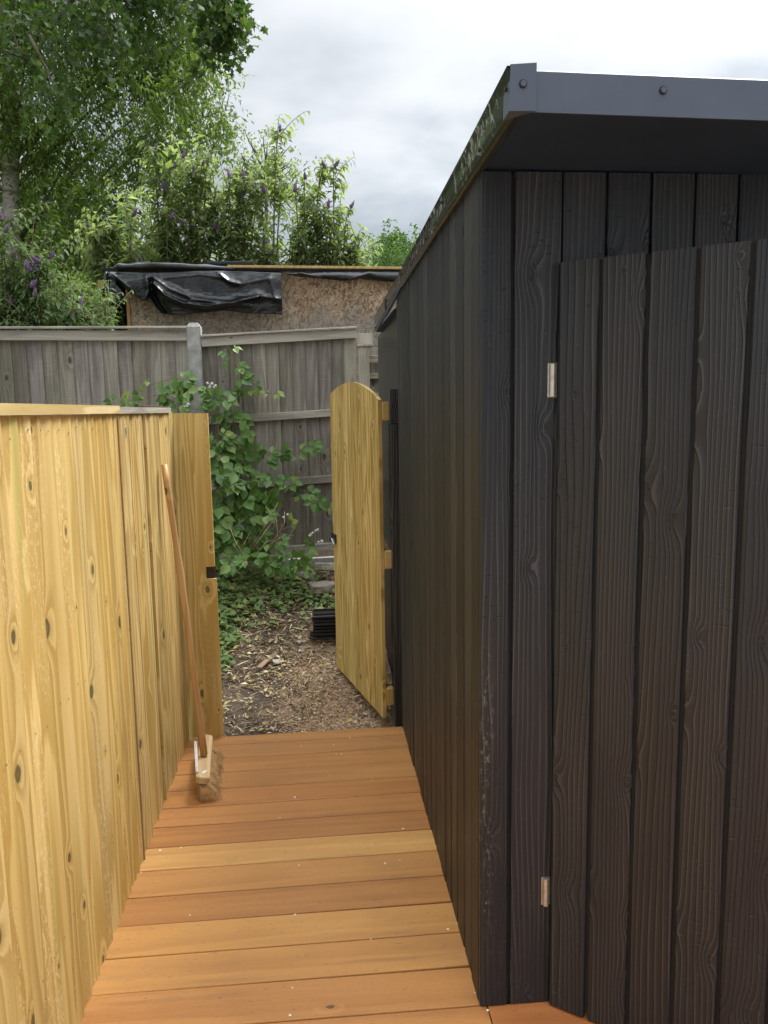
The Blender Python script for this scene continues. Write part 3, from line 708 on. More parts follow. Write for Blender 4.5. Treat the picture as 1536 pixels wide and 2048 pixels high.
# ------------------------------------------------------------------ back fence
BY = 6.10
def gboard(parent, xa, xb, zb, zt, slope, mat=M_GREY):
    me = prism('board', [(-(xb-xa)/2, 0), (-(xb-xa)/2, -.004), ((xb-xa)/2, -.0185), ((xb-xa)/2, -.006)], zt-zb, mat, slope)
    o = link('board', me, Matrix.Translation(((xa+xb)/2, BY, zb)), parent); g = random.uniform(.68, 1.32); o.color = (g, g*random.uniform(.96, 1.02), g*random.uniform(.90, 1.04), 1)
def rail(parent, xa, za, xb, zb, h, d, mat=M_RAIL, name='rail', y=BY):
    L = math.hypot(xb-xa, zb-za); ux = Vector(((xb-xa)/L, 0, (zb-za)/L))
    # length = local z ; front = local -y -> world -y
    zz = ux; yy_ = Vector((0, 1, 0)); xx = yy_.cross(zz)
    o = link(name, board(h, d, L, mat, c=.003, name=name), mtx((xa, y-.017, za), xx, yy_, zz), parent); o.color = (1, 1, 1, 1); return o
f1 = thing('weathered_fence_panel', 'grey weathered close board panel left of the concrete post', 'fence', (-2.4, BY, .4), 'grey panels of the back fence')
x = -.958; 
while x > -3.6:
    wd = random.uniform(.105, .118); gboard(f1, x-wd, x+.012, .42, 2.262-.008*(x+.95), 0.); x -= wd
rail(f1, -3.65, 2.300, -.952, 2.272, .074, .03, name='top_rail'); 
o = link('cap_strip', board(.055, .016, 2.7, M_RAIL), mtx((-3.65, BY-.035, 2.338), (0, -1, 0), (0, 0, -1), Vector((2.698, 0, -.024)).normalized()), f1)
rail(f1, -3.65, 1.64, -.96, 1.62, .07, .03); rail(f1, -3.65, 1.15, -.96, 1.13, .07, .03); rail(f1, -3.65, .6, -.96, .58, .07, .03)
f2 = thing('weathered_fence_panel', 'grey weathered close board panel with brambles climbing it, right of the concrete post', 'fence', (-.25, BY, .5), 'grey panels of the back fence')
SLP = .048
def z2(x, z): return z+SLP*(x+.84)
x = -.842
while x < .318:
    wd = random.choice([.098, .1, .104, .09]); xb = min(x+wd, .326)
    gboard(f2, x-.012, xb, z2(x, .575), z2((x+xb)/2, 2.225), SLP); x = xb
rail(f2, -.842, 2.222, .335, z2(.335, 2.222), .066, .03, name='top_rail')
ux = Vector((1, 0, SLP)).normalized()
link('cap_strip', board(.055, .014, 1.185, M_RAIL), mtx((-.846, BY-.037, 2.262), (0, -1, 0), ux.cross(Vector((0, -1, 0))), ux), f2)
for za in (1.630, 1.115, .575): rail(f2, -.84, za, .33, z2(.33, za), .058, .034)
gvb = tag(link('gravel_board', boxm('gravel_board', -.845, .36, BY-.038, BY+.012, .26, .528, M_CONC, .006), mtx((0, 0, 0), (1, 0, SLP*.9), (0, 1, 0), (0, 0, 1))), 'pale concrete gravel board under the grey fence panel', 'gravel board')
def cpost(x, z0, zt, label):
    me = boxm('concrete_post', -.052, .052, -.05, .05, 0, zt-z0-.035, M_CONC)
    bm = bmesh.new(); bm.from_mesh(me)
    top = [f for f in bm.faces if f.normal.z > .9][0]; r = bmesh.ops.inset_individual(bm, faces=[top], thickness=.03); bmesh.ops.translate(bm, verts=top.verts[:], vec=(0, 0, .032))
    bmesh.ops.bevel(bm, geom=[e for e in bm.edges if abs((e.verts[0].co-e.verts[1].co).z) > 1], offset=.006, segments=2, affect='EDGES')
    bm.to_mesh(me); bm.free()
    return tag(link('concrete_post', me, Matrix.Translation((x, BY-.01, z0))), label, 'fence post')
cpost(-.899, .2, 2.372, 'speckled concrete fence post with pyramid top between the two grey panels')
wp = thing('wooden_post', 'weathered wooden post at the right end of the back fence', 'fence post', (.385, BY, .4))
o = link('post', board(.084, .07, 1.78, M_RAIL), Matrix.Translation((.388, BY+.02, .4)), wp); o.color = (1.05, 1.05, 1., 1)
link('cap', boxm('cap', -.052, .075, -.06, .035, 0, .016, M_RAIL, .002), Matrix.Translation((.39, BY+.0, 2.181)), wp)
link('packer', boxm('packer', -.052, .075, -.03, .035, 0, .09, M_RAIL, .002), Matrix.Translation((.39, BY+.045, 2.198)), wp)
sf = thing('slatted_fence', 'small gappy fence of horizontal grey slats behind the black shed', 'fence', (1.2, BY+.1, .4))
for i, z in enumerate((2.09, 1.96, 1.80, 1.66, 1.52, 1.38, 1.24, 1.10)):
    o = link('slat', board(.055 if i % 2 == 0 else .045, .02, 2.2, M_RAIL), mtx((.434, BY+.06+.01*(i % 2), z), (0, 0, -1), (0, 1, 0), (1, 0, 0)), sf); o.color = (.9, .9, .8, 1)
o = link('backboard', boxm('backboard', .434, 2.6, BY+.09, BY+.10, .5, 2.12, M_GREY), None, sf)
# ------------------------------------------------------------------ osb shed with plastic
OY = 7.6
os_ = thing('osb_shed', 'rough chipboard shed behind the back fence', 'shed', (0, OY+.8, .9))
link('wall', boxm('wall', -1.70, 2.3, OY, OY+.018, .7, 3.0, M_OSB), None, os_)
link('wall', boxm('wall', -1.70, -1.682, OY+.02, OY+1.8, .7, 3.0, M_OSB), None, os_)
link('batten', boxm('batten', -1.735, -1.705, OY-.012, OY+.03, .7, 2.98, M_RUST), None, os_)
link('side_wall', boxm('side_wall', -2.0, -1.985, OY+.3, OY+.9, .7, 3.0, M_BLACK), None, os_)  # both bay walls coloured black to paint in the interior's shade
link('back_wall', boxm('back_wall', -2.0, -1.7, OY+.9, OY+.92, .7, 3.0, M_BLACK), None, os_)
link('beam', boxm('beam', -1.98, -1.83, OY-.02, OY+.03, 2.86, 2.93, M_END), None, os_)
link('roof', mesh('roof', [(-1.93, OY-.06, 3.03), (2.3, OY-.06, 3.03), (2.3, OY+2., 2.85), (-1.93, OY+2., 2.85), (-1.93, OY-.06, 3.005), (2.3, OY-.06, 3.005), (2.3, OY+2., 2.82), (-1.93, OY+2., 2.82)], [(0, 1, 2, 3), (7, 6, 5, 4), (0, 4, 5, 1), (1, 5, 6, 2), (2, 6, 7, 3), (3, 7, 4, 0)], M_BLACK), None, os_)
pa, pb = at(455, 533, OY-.09), at(830, 540, OY-.09)
link('lath', boxm('lath', 0, (pb-pa).length, -.02, .02, -.011, .011, M_END, .002), mtx(pa, (pb-pa).normalized(), (0, 1, 0), Vector((0, 0, 1))), os_)
def seg_d(P, L):
    best = 1e9
    for (a, b2) in zip(L[:-1], L[1:]):
        a = np.array(a, float); b2 = np.array(b2, float); d = b2-a; t_ = min(1, max(0, float(np.dot(P-a, d)/np.dot(d, d)))); best = min(best, float(np.linalg.norm(P-a-d*t_)))
    return best
def drape(name, top, bot, y0, nu, nv, amp, seed, folds=()):
    """sheet between a top and a bottom outline given as (px,py) at depth y0; folds = (polyline, height, width)"""
    def arc(P, n):
        P = np.array(P, float); s = np.concatenate([[0], np.cumsum(np.linalg.norm(np.diff(P, axis=0), axis=1))]); q = np.linspace(0, s[-1], n)
        return np.stack([np.interp(q, s, P[:, 0]), np.interp(q, s, P[:, 1])], 1)
    A, B = arc(top, nu), arc(bot, nu); V = []
    for j in range(nv):
        v = j/(nv-1); P = A*(1-v)+B*v
        for i in range(nu):
            u = i/(nu-1); p = P[i]
            f = amp*(v**.5)*(.8*(float(vnoise(np.array(p[0]*.03), np.array(p[1]*.05), seed))-.5)+.16*(1-abs(2*float(vnoise(np.array(p[0]*.11+p[1]*.1), np.array(p[1]*.13), seed+3))-1)))
            for L, h, wd in folds:
                f += h*math.exp(-abs(seg_d(p, L))/wd)
            V.append(at(p[0], p[1], y0-.02-f-.03*math.sin(v*3.14)))
    T = [(j*nu+i, (j+1)*nu+i, (j+1)*nu+i+1, j*nu+i+1) for j in range(nv-1) for i in range(nu-1)]
    o = link(name, npmesh(name, V, T, M_SHEET, True))
    md = o.modifiers.new('thickness', 'SOLIDIFY'); md.thickness = .0025
    return o
FOLDS = [([(306, 566), (330, 590), (365, 606), (410, 612), (460, 606), (515, 594)], .075, 6), ([(308, 556), (340, 578), (385, 596), (430, 605)], .045, 6), ([(303, 560), (303, 585), (318, 612), (330, 626)], -.10, 5),
         ([(292, 556), (298, 580), (288, 600)], .05, 5), ([(228, 550), (262, 578)], .03, 6), ([(330, 556), (400, 549), (450, 556), (470, 570), (540, 556)], .03, 7), ([(440, 548), (455, 562), (475, 566)], .04, 4), ([(480, 600), (520, 592), (560, 598)], .04, 6), ([(540, 560), (552, 600), (548, 626)], .03, 6), ([(380, 600), (440, 603), (500, 612)], .03, 3)]
ps = drape('plastic_sheet', [(212, 543), (300, 545), (420, 541), (562, 545)], [(224, 548), (256, 584), (264, 587), (283, 601), (298, 601), (304, 607), (322, 626), (345, 630), (400, 626), (450, 621), (500, 627), (565, 629)], OY-.11, 170, 46, .05, 3, FOLDS)
tag(ps, 'big crumpled black plastic sheet hanging over the chipboard shed roof edge', 'plastic sheet')
o = drape('plastic_flap', [(210, 541), (222, 545), (236, 548)], [(203, 606), (212, 612), (222, 618)], OY-.05, 24, 26, .06, 11, [([(212, 545), (214, 612)], .04, 3)]); tag(o, 'narrow black plastic flap hanging at the far left corner of the chipboard shed', 'plastic sheet')
o = drape('plastic_strip', [(560, 543), (680, 541), (830, 541)], [(574, 549), (600, 554), (640, 557), (690, 562), (720, 558), (770, 563), (830, 566)], OY-.07, 90, 12, .05, 21, [([(600, 545), (640, 556)], .03, 5), ([(700, 560), (740, 545)], .03, 5)]); tag(o, 'shallow strip of black plastic sagging along the right roof edge of the chipboard shed', 'plastic sheet')
V = []; T = []; nu, nv = 90, 14
for j in range(nu):
    u = j/(nu-1); c = at(228+u*240, 536-3*math.sin(u*3.1)+ (4*u), OY-.06); r = .045*(1-.35*u)*(1+.25*(vnoise(np.array(u*9.), np.array(2.), 4)-.5))*(min(1, u*14+.3))
    for i in range(nv):
        a = 2*math.pi*i/nv; k_ = 1+.3*(vnoise(np.array(u*9.), np.array(i*.7), 8)-.5); V.append((c.x, c.y+1.9*r*k_*math.cos(a), c.z+r*k_*math.sin(a)))
T = [(j*nv+i, j*nv+(i+1) % nv, (j+1)*nv+(i+1) % nv, (j+1)*nv+i) for j in range(nu-1) for i in range(nv)]
tag(link('plastic_roll', npmesh('plastic_roll', V, T, M_SHEET, True)), 'rolled black plastic lying along the left roof edge above the hanging sheet', 'plastic roll')
pa = at(413, 527, OY+.1)
tag(link('plastic_fold', boxm('plastic_fold', 0, .44, 0, .5, 0, .035, M_SHEET, .01), Matrix.Translation(pa-Vector((0, 0, .01)))), 'flat folded black plastic on the chipboard shed roof beside the lath', 'plastic sheet')
# ------------------------------------------------------------------ foliage tools
def unit(n):
    v = RNG.normal(size=(n, 3)); return v/np.linalg.norm(v, axis=1, keepdims=True)
def leaves(P, D, N, L, Wd, lobed=False):
    """leaf quads: base P, direction D, normal-ish N, length L, width Wd (arrays). 4 triangles folded along the midrib."""
    D = D/np.linalg.norm(D, axis=1, keepdims=True); Sd = np.cross(D, N); Sd /= (np.linalg.norm(Sd, axis=1, keepdims=True)+1e-9); Nn = np.cross(Sd, D)
    L = L[:, None]; Wd = Wd[:, None]
    a = P; c = P+D*L-Nn*L*.12; m1 = P+D*L*.45
    if lobed:
        l1 = m1*0+P+D*L*.22+Sd*Wd*.42; l2 = P+D*L*.34+Sd*Wd*.22; l3 = P+D*L*.55+Sd*Wd*.62+Nn*Wd*.1; l4 = P+D*L*.68+Sd*Wd*.25
        r1 = P+D*L*.22-Sd*Wd*.42; r2 = P+D*L*.34-Sd*Wd*.22; r3 = P+D*L*.55-Sd*Wd*.62+Nn*Wd*.1; r4 = P+D*L*.68-Sd*Wd*.25
        V = np.stack([a, l1, l2, l3, l4, c, r4, r3, r2, r1], 1); n = len(P)
        tri = np.array([[0, 1, 2], [2, 3, 4], [4, 5, 6], [6, 7, 8], [8, 9, 0], [0, 2, 8], [2, 4, 8], [4, 6, 8]])
    else:
        l = m1+Sd*Wd*.5+Nn*Wd*.18; r = m1-Sd*Wd*.5+Nn*Wd*.18
        V = np.stack([a, l, c, r, m1], 1); n = len(P); tri = np.array([[0, 4, 1], [1, 4, 2], [0, 3, 4], [3, 2, 4]])
    k = V.shape[1]
    T = (tri[None]+np.arange(n)[:, None, None]*k).reshape(-1, 3)
    return V.reshape(-1, 3), T
def joinl(parts):
    Vs = []; Ts = []; o = 0
    for V, T in parts: Vs.append(V); Ts.append(T+o); o += len(V)
    return np.concatenate(Vs), np.concatenate(Ts)
def crown(lobes, per, twig, L, W_, shell=.55, droop=.35, lobed=False, n_leaf=12):
    """lobes: (centre, (rx,ry,rz)); per = twigs per lobe per m2-ish"""
    out = []
    for c, r in lobes:
        c = np.array(c); r = np.array(r); nt = max(12, int(per*(r[0]*r[2])*3.1))
        u = unit(nt); rad = (shell+(1-shell)*RNG.random(nt)**.7)*(1+.16*RNG.normal(size=nt)); inner = RNG.random(nt) < .3; rad[inner] *= RNG.random(inner.sum())
        P = c+u*r*rad[:, None]
        # gather twigs in clumps for light and dark patches
        cl = c+unit(max(4, nt//9))*r*(.35+.6*RNG.random((max(4, nt//9), 1)))
        j = RNG.integers(0, len(cl), nt); P = P*.62+cl[j]*.38+RNG.normal(size=(nt, 3))*twig*.35
        dirn = u*.6+RNG.normal(size=(nt, 3))*.5; dirn[:, 2] -= droop*.6; dirn /= np.linalg.norm(dirn, axis=1, keepdims=True)
        tt = np.repeat(np.arange(nt), n_leaf); s = np.tile(np.linspace(0, 1, n_leaf), nt)+RNG.normal(size=nt*n_leaf)*.03
        lp = P[tt]+dirn[tt]*(s*twig)[:, None]; lp[:, 2] -= droop*twig*s*s
        side = unit(len(lp)); D = dirn[tt]*.5+side*.9; D[:, 2] -= droop
        N = unit(len(lp))*.7; N[:, 2] += .8
        Ln = L*(.6+.6*RNG.random(len(lp))); Wn = W_*(.6+.6*RNG.random(len(lp)))
        out.append(leaves(lp+side*.01, D, N, Ln, Wn, lobed))
    return joinl(out)
def lobe(px, py, rpx, Y, ry=None, zs=1.):
    c = at(px, py, Y); r = rpx/F*Y; return (c, (r, ry or r, r*zs))
def limb(a, b_, r0, r1, sag=.0, n=7, jit=.08):
    a = np.array(a, float); b_ = np.array(b_, float); P = []
    L = np.linalg.norm(b_-a)
    for i in range(n):
        u = i/(n-1); p = a*(1-u)+b_*u; p[2] += sag*L*math.sin(math.pi*u)*.5
        if 0 < i < n-1: p += RNG.normal(size=3)*jit*L*.12
        P.append(p)
    return (P, list(np.linspace(r0, r1, n)), 7)
# --- big fine leaved tree
TY = 13.
tb = at(14, 300, TY); tb.z = .7
big = thing('birch_tree', 'tall dense tree with pale flaky trunk and fine drooping leaves, top left', 'tree', tb)
V, Fc = tube([(tb.x+.02, TY, .4), (tb.x, TY, 2.), (tb.x-.05, TY, 4.), (tb.x+.06, TY, 6.), (tb.x+.22, TY, 8.), (tb.x+.35, TY, 10.5)], [.19, .16, .14, .12, .09, .03], 12)
link('trunk', mesh('trunk', V, Fc, M_BIRCH, True), None, big)
lob = [(60, 60, 150), (200, 110, 150), (320, 150, 110), (395, 150, 55), (408, 235, 68), (448, 268, 40), (300, 270, 105), (150, 300, 150), (50, 400, 130), (210, 405, 100), (0, 230, 150), (345, 90, 95), (330, 330, 70),
       (-220, 100, 220), (-180, 350, 180), (60, -170, 200), (260, -110, 150), (-150, -150, 220), (160, 460, 90), (370, 30, 80), (400, 60, 55)]
lobs = [lobe(a, b_, c, TY+(k_ % 3-1)*.7) for k_, (a, b_, c) in enumerate(lob)]
br = []
for (c, r) in lobs:
    zz = max(2.2, c.z-1.4-.25*abs(c.x-tb.x)); s_ = (tb.x+.1, TY, min(zz, 9.5))
    br.append(limb(s_, c, .032, .012, .12))
    for q in range(5):
        e = np.array(c)+unit(1)[0]*np.array(r)*.8; br.append(limb(c, e, .011, .004, .05, 5))
link('branches', tubes_mesh('branches', br, M_BARK), None, big)
V, T = crown(lobs, 86, .42, .105, .036, shell=.4, droop=.55, n_leaf=13)
tag(link('crown', npmesh('crown', V, T, LF_TREE), None, big), kind='stuff')
# --- overhanging oak, nearer
OK = 7.2
oak = thing('oak_tree', 'dark oak boughs with lobed leaves overhanging the top left corner', 'tree', (-6.6, 7.2, .6))
V, Fc = tube([(-6.6, 7.2, .3), (-6.5, 7.2, 3), (-6.3, 7.2, 5.5), (-5.6, 7.2, 7.5)], [.3, .26, .22, .12], 12)
link('trunk', mesh('trunk', V, Fc, M_BARK, True), None, oak)
ol = [(70, 35, 45), (140, 10, 50), (50, 120, 34), (118, 150, 36), (120, 205, 22), (195, 40, 45), (225, 95, 30), (275, 30, 45), (288, 90, 32), (330, 5, 36), (425, 12, 40), (448, 62, 30), (430, 98, 20), (470, 45, 18), (380, -20, 40), (230, -60, 90), (90, -80, 90), (-60, 40, 90), (-80, 150, 50), (360, -80, 70), (465, -5, 26)]
ols = [lobe(a, b_, c, OK+random.uniform(-.5, .5)) for a, b_, c in ol]
br = [limb((-5.6, 7.2, 7.5), at(250, -150, OK), .1, .05, .1), limb(at(250, -150, OK), at(440, 20, OK), .04, .012, .1), limb(at(250, -150, OK), at(100, 60, OK), .04, .012, .05), limb((-6.3, 7.2, 5.5), at(60, 120, OK), .05, .01, .1)]
for (c, r) in ols: br.append(limb(np.array(c)+np.array([-.2, 0, .5]), c, .012, .005, 0, 5))
link('branches', tubes_mesh('branches', br, M_BARK), None, oak)
dense = [q for q, e in zip(ols, ol) if e[0] > 400]; loose = [q for q, e in zip(ols, ol) if e[0] <= 400]
V, T = joinl([crown(loose, 190, .20, .070, .055, shell=.3, droop=.5, lobed=True, n_leaf=7), crown(dense, 520, .16, .075, .06, shell=.2, droop=.5, lobed=True, n_leaf=7)])
tag(link('crown', npmesh('crown', V, T, LF_OAK), None, oak), kind='stuff')
# --- dark wood behind
dk = [(-120, 480, 150), (20, 520, 110), (130, 540, 100), (60, 620, 110), (200, 600, 80), (230, 500, 70), (-60, 600, 150), (300, 560, 80), (120, 440, 80), (0, 430, 70)]
V, T = crown([lobe(a, b_, c, 16.5+.4*(i % 3)) for i, (a, b_, c) in enumerate(dk)], 36, .5, .16, .085, shell=.3, droop=.3, n_leaf=12)
tag(link('woodland_undergrowth', npmesh('woodland_undergrowth', V, T, LF_DARK)), 'dark mass of woodland undergrowth behind the bushes', 'undergrowth', kind='stuff')
# --- pale small tree
def small_tree(name, label, base, lobes, mat, per, twig, L, W_, tr, **kw):
    r = thing(name, label, 'tree', base); V, Fc = tube([base, (base[0], base[1], base[2]+1.5), (lobes[0][0].x, lobes[0][0].y, lobes[0][0].z)], [tr, tr*.8, tr*.3], 8)
    link('trunk', mesh('trunk', V, Fc, M_BARK, True), None, r)
    br = []
    for c, q in lobes:
        for _ in range(4): br.append(limb((lobes[0][0].x, lobes[0][0].y, lobes[0][0].z-q[2]*.8), np.array(c)+unit(1)[0]*np.array(q)*.8, tr*.25, .012, .1, 5))
    link('branches', tubes_mesh('branches', br, M_BARK), None, r)
    V, T = crown(lobes, per, twig, L, W_, **kw); tag(link('crown', npmesh('crown', V, T, mat), None, r), kind='stuff'); return r
b_ = at(530, 400, 24.); small_tree('ash_tree', 'small pale green airy tree showing above the buddleia', (b_.x, 24, 1.), [lobe(a, c, d, 24.) for a, c, d in [(530, 330, 58), (505, 285, 30), (560, 300, 36), (580, 355, 42), (475, 340, 38), (520, 390, 70), (600, 400, 36)]], LF_PALE, 16, .6, .16, .06, .12, shell=.3, n_leaf=10)
b_ = at(792, 480, 26.); small_tree('maple_tree', 'round bright green tree beyond the shed roof edge', (b_.x, 26, 1.), [lobe(a, c, d, 26.) for a, c, d in [(795, 478, 32), (775, 500, 34), (825, 500, 36), (860, 520, 40), (800, 520, 40)]], LF_HEDGE, 60, .4, .14, .08, .12, shell=.5, n_leaf=10)
hg = [lobe(a, c, d, 19.) for a, c, d in [(740, 535, 26), (772, 528, 30), (806, 530, 32), (845, 535, 34), (890, 535, 36), (740, 570, 34), (800, 575, 40), (860, 575, 40), (705, 560, 26)]]
V, T = crown(hg, 260, .28, .07, .03, shell=.6, droop=-.3, n_leaf=10)
tag(link('conifer_hedge', npmesh('conifer_hedge', V, T, LF_HEDGE)), 'clipped green conifer hedge beyond the chipboard shed', 'hedge')
# --- buddleia bushes
def flower_mesh(mat, seed):
    r = random.Random(seed); V = []; Fc = []; n = 9
    for i in range(9):
        u = i/8; rad = .025*math.sin(math.pi*min(1, .22+u*.76))**.6*(1-.4*u); bend = .045*u*u
        for j in range(n):
            a = 2*math.pi*j/n; q = rad*(1+r.uniform(-.25, .25)); V.append((q*math.cos(a)+bend, q*math.sin(a), u*.085))
    for i in range(8):
        for j in range(n): Fc.append((i*n+j, i*n+(j+1) % n, (i+1)*n+(j+1) % n, (i+1)*n+j))
    Fc += [tuple(range(n))[::-1], tuple(range(8*n, 9*n))]
    return mesh('flower', V, Fc, mat)
FM = [flower_mesh(M_FLOW, 1), flower_mesh(M_FLOW, 2), flower_mesh(M_FLOWD, 3)]
def bush(name, label, Y, bases, tips, extra, mat, fl_n, leafL=.13, leafW=.034, r0=.018, ysp=.5, group=None):
    base = at(bases[len(bases)//2], 700, Y); root = thing(name, label, 'bush', (base.x, Y, .6), group)
    st = []; parts = []
    alltips = [(t, True) for t in tips]+[(t, False) for t in extra]
    for k_, ((px, py), isf) in enumerate(alltips):
        Yt = Y+(random.uniform(-ysp, ysp) if not isf else -ysp*random.uniform(.4, 1.1)); tip = np.array(at(px, py, Yt))
        bx = min(bases, key=lambda q: abs(q-px)+random.uniform(0, 80)); b0_ = np.array(at(bx, 700, Y)); b0_[2] = .6
        ctrl = np.array([b0_[0]*.55+tip[0]*.45, (b0_[1]+tip[1])/2, tip[2]+.15*abs(tip[0]-b0_[0])])
        n = 16; us = np.linspace(0, 1, n); P = ((1-us)**2)[:, None]*b0_+(2*us*(1-us))[:, None]*ctrl+(us**2)[:, None]*tip
        st.append((P, list(np.linspace(r0, .003, n)), 5))
        def leafy(P, m, sc=1.):
            n = len(P); s = np.linspace(.0, .995, m); q = s*(n-1); i0 = np.minimum(q.astype(int), n-2); f = (q-i0)[:, None]
            lp = P[i0]*(1-f)+P[i0+1]*f; tg = P[i0+1]-P[i0]; tg /= np.linalg.norm(tg, axis=1, keepdims=True)
            for sgn in (1, -1):
                sdv = unit(m)*.8; sdv[:, 2] *= .3; sdv -= tg*(sdv*tg).sum(1)[:, None]; sdv /= (np.linalg.norm(sdv, axis=1, keepdims=True)+1e-9)
                D = sdv*sgn*.9+tg*.35; D[:, 2] -= .35+.5*RNG.random(m); N = unit(m)*.35; N[:, 2] += .9
                ln = leafL*sc*(.55+.6*RNG.random(m))*(1.05-.45*s); parts.append(leaves(lp, D, N, ln, ln*leafW/leafL*(1+.3*RNG.random(m))))
        up = P[6:]; leafy(up, int(20+12*RNG.random()))
        for _ in range(5):      # side shoots
            i = random.randint(6, 13); d = unit(1)[0]*.4; d[2] = abs(d[2])*.8+.15; d[1] *= .6; e = P[i]+d*(.65+.4*random.random()); mid = (P[i]+e)/2+np.array([0, 0, .08])
            q = np.array([P[i]*(1-u)**2+2*u*(1-u)*mid+u*u*e for u in np.linspace(0, 1, 7)]); st.append((q, list(np.linspace(.006, .0025, 7)), 4)); leafy(q, 9, .9)
        if isf:
            dirn = Vector(P[-1]-P[-3]).normalized(); dirn = dirn*.6+Vector((random.uniform(-.9, .9), random.uniform(-.5, .2), random.uniform(-.5, .3))); dirn.normalize()
            M_ = Matrix.Translation(Vector(tip)) @ dirn.to_track_quat('Z', 'X').to_matrix().to_4x4() @ Matrix.Scale(random.uniform(.7, 1.15)*fl_n, 4)
            link('flower', FM[0 if random.random() < .5 else random.choice([1, 2])], M_, root)
    link('stems', tubes_mesh('stems', st, M_STEM), None, root)
    V, T = joinl(parts); tag(link('foliage', npmesh('foliage', V, T, mat), None, root), kind='stuff')
tips = [(310, 298), (365, 315), (420, 310), (405, 330), (330, 380), (265, 430), (490, 320), (490, 360), (485, 392), (560, 262), (390, 345), (650, 334), (668, 332), (610, 357), (590, 383), (700, 415), (506, 375), (530, 385), (340, 436), (370, 445), (382, 455), (450, 445), (470, 452), (495, 445), (260, 497), (282, 520), (525, 490), (540, 507), (536, 528), (410, 482), (430, 455), (178, 455), (345, 335), (458, 355), (712, 497), (205, 530), (640, 440), (655, 415)]
rnd2 = random.Random(5)
def topy(x): return float(np.interp(x, [170, 230, 300, 400, 520, 620, 690, 740], [475, 430, 345, 335, 345, 370, 430, 490]))
extra = []
while len(extra) < 78:
    x = rnd2.uniform(175, 735); y = topy(x)+rnd2.random()**1.1*(535-topy(x)); extra.append((x, y))
bush('buddleia_bush', 'large buddleia with many purple flower spikes behind the chipboard shed', 9.6, [260, 330, 400, 470, 540, 610, 670], tips, extra, LF_BUD, 1.0, leafL=.18, leafW=.058)
t2 = [(10, 462), (5, 440), (30, 520), (60, 540), (78, 522), (70, 592), (142, 628), (62, 572), (75, 540), (160, 612), (100, 515), (20, 610)]
e2 = [(rnd2.uniform(-40, 95), rnd2.uniform(480, 650)) for _ in range(26)]+[(rnd2.uniform(60, 250), rnd2.uniform(600, 655)) for _ in range(0)]+[(rnd2.uniform(60, 205), rnd2.uniform(600, 655)) for _ in range(16)]+[(rnd2.uniform(205, 228), rnd2.uniform(640, 660)) for _ in range(5)]
bush('buddleia_bush', 'smaller buddleia with purple flowers just behind the grey fence at the left edge', 7.0, [-30, 20, 80, 140, 200], t2, e2, LF_BUD2, .95, leafL=.115, leafW=.038, r0=.009, ysp=.3)
sl = [lobe(a, c, d, 7.9) for a, c, d in [(150, 590, 42), (195, 600, 36), (110, 600, 40), (235, 640, 24), (160, 640, 46), (200, 660, 40)]]
V, T = crown(sl, 150, .2, .06, .03, shell=.3, n_leaf=10)
r = thing('elder_bush', 'low dark green bush beside the open left bay of the chipboard shed', 'bush', (sl[0][0].x, 7.9, .6)); tag(link('foliage', npmesh('foliage', V, T, LF_TREE), None, r), kind='stuff')
link('stems', tubes_mesh('stems', [limb((sl[0][0].x, 7.9, .6), c, .015, .006) for c, q in sl], M_STEM), None, r)
# ------------------------------------------------------------------ bramble
def leaf_me(mat, k_):
    n = 7; prof = [0, .27, .43, .45, .35, .17, .0]; V = [(0, 0, 0)]
    V = []; 
    for i, wv in enumerate(prof):
        z = i/(n-1); ser = .02*(-1)**i
        V += [(0, -.0-.10*z*z+.02*math.sin(z*6+k_), z), (wv*.80+ser*(0 < i < n-1), .34*wv+.03*math.sin(z*5+k_)-.10*z*z, z-.01), (-wv*.80-ser*(0 < i < n-1), .34*wv-.10*z*z, z-.01)]
    Fc = []
    for i in range(n-1):
        a, b2 = 3*i, 3*(i+1)
        Fc += [(a, b2, b2+1, a+1), (a, a+2, b2+2, b2)]
    me = mesh('leaf', V, Fc, mat, True); return me
LM = [leaf_me(LF_BRAM, 0), leaf_me(LF_BRAM, 1.7), leaf_me(LF_BRAM, 3.1)]; LMY = [leaf_me(LF_BRAM2, .5)]
bram = thing('bramble', 'green bramble with arching canes climbing the grey fence behind the gate opening', 'climbing plant', (-.55, 5.85, .45))
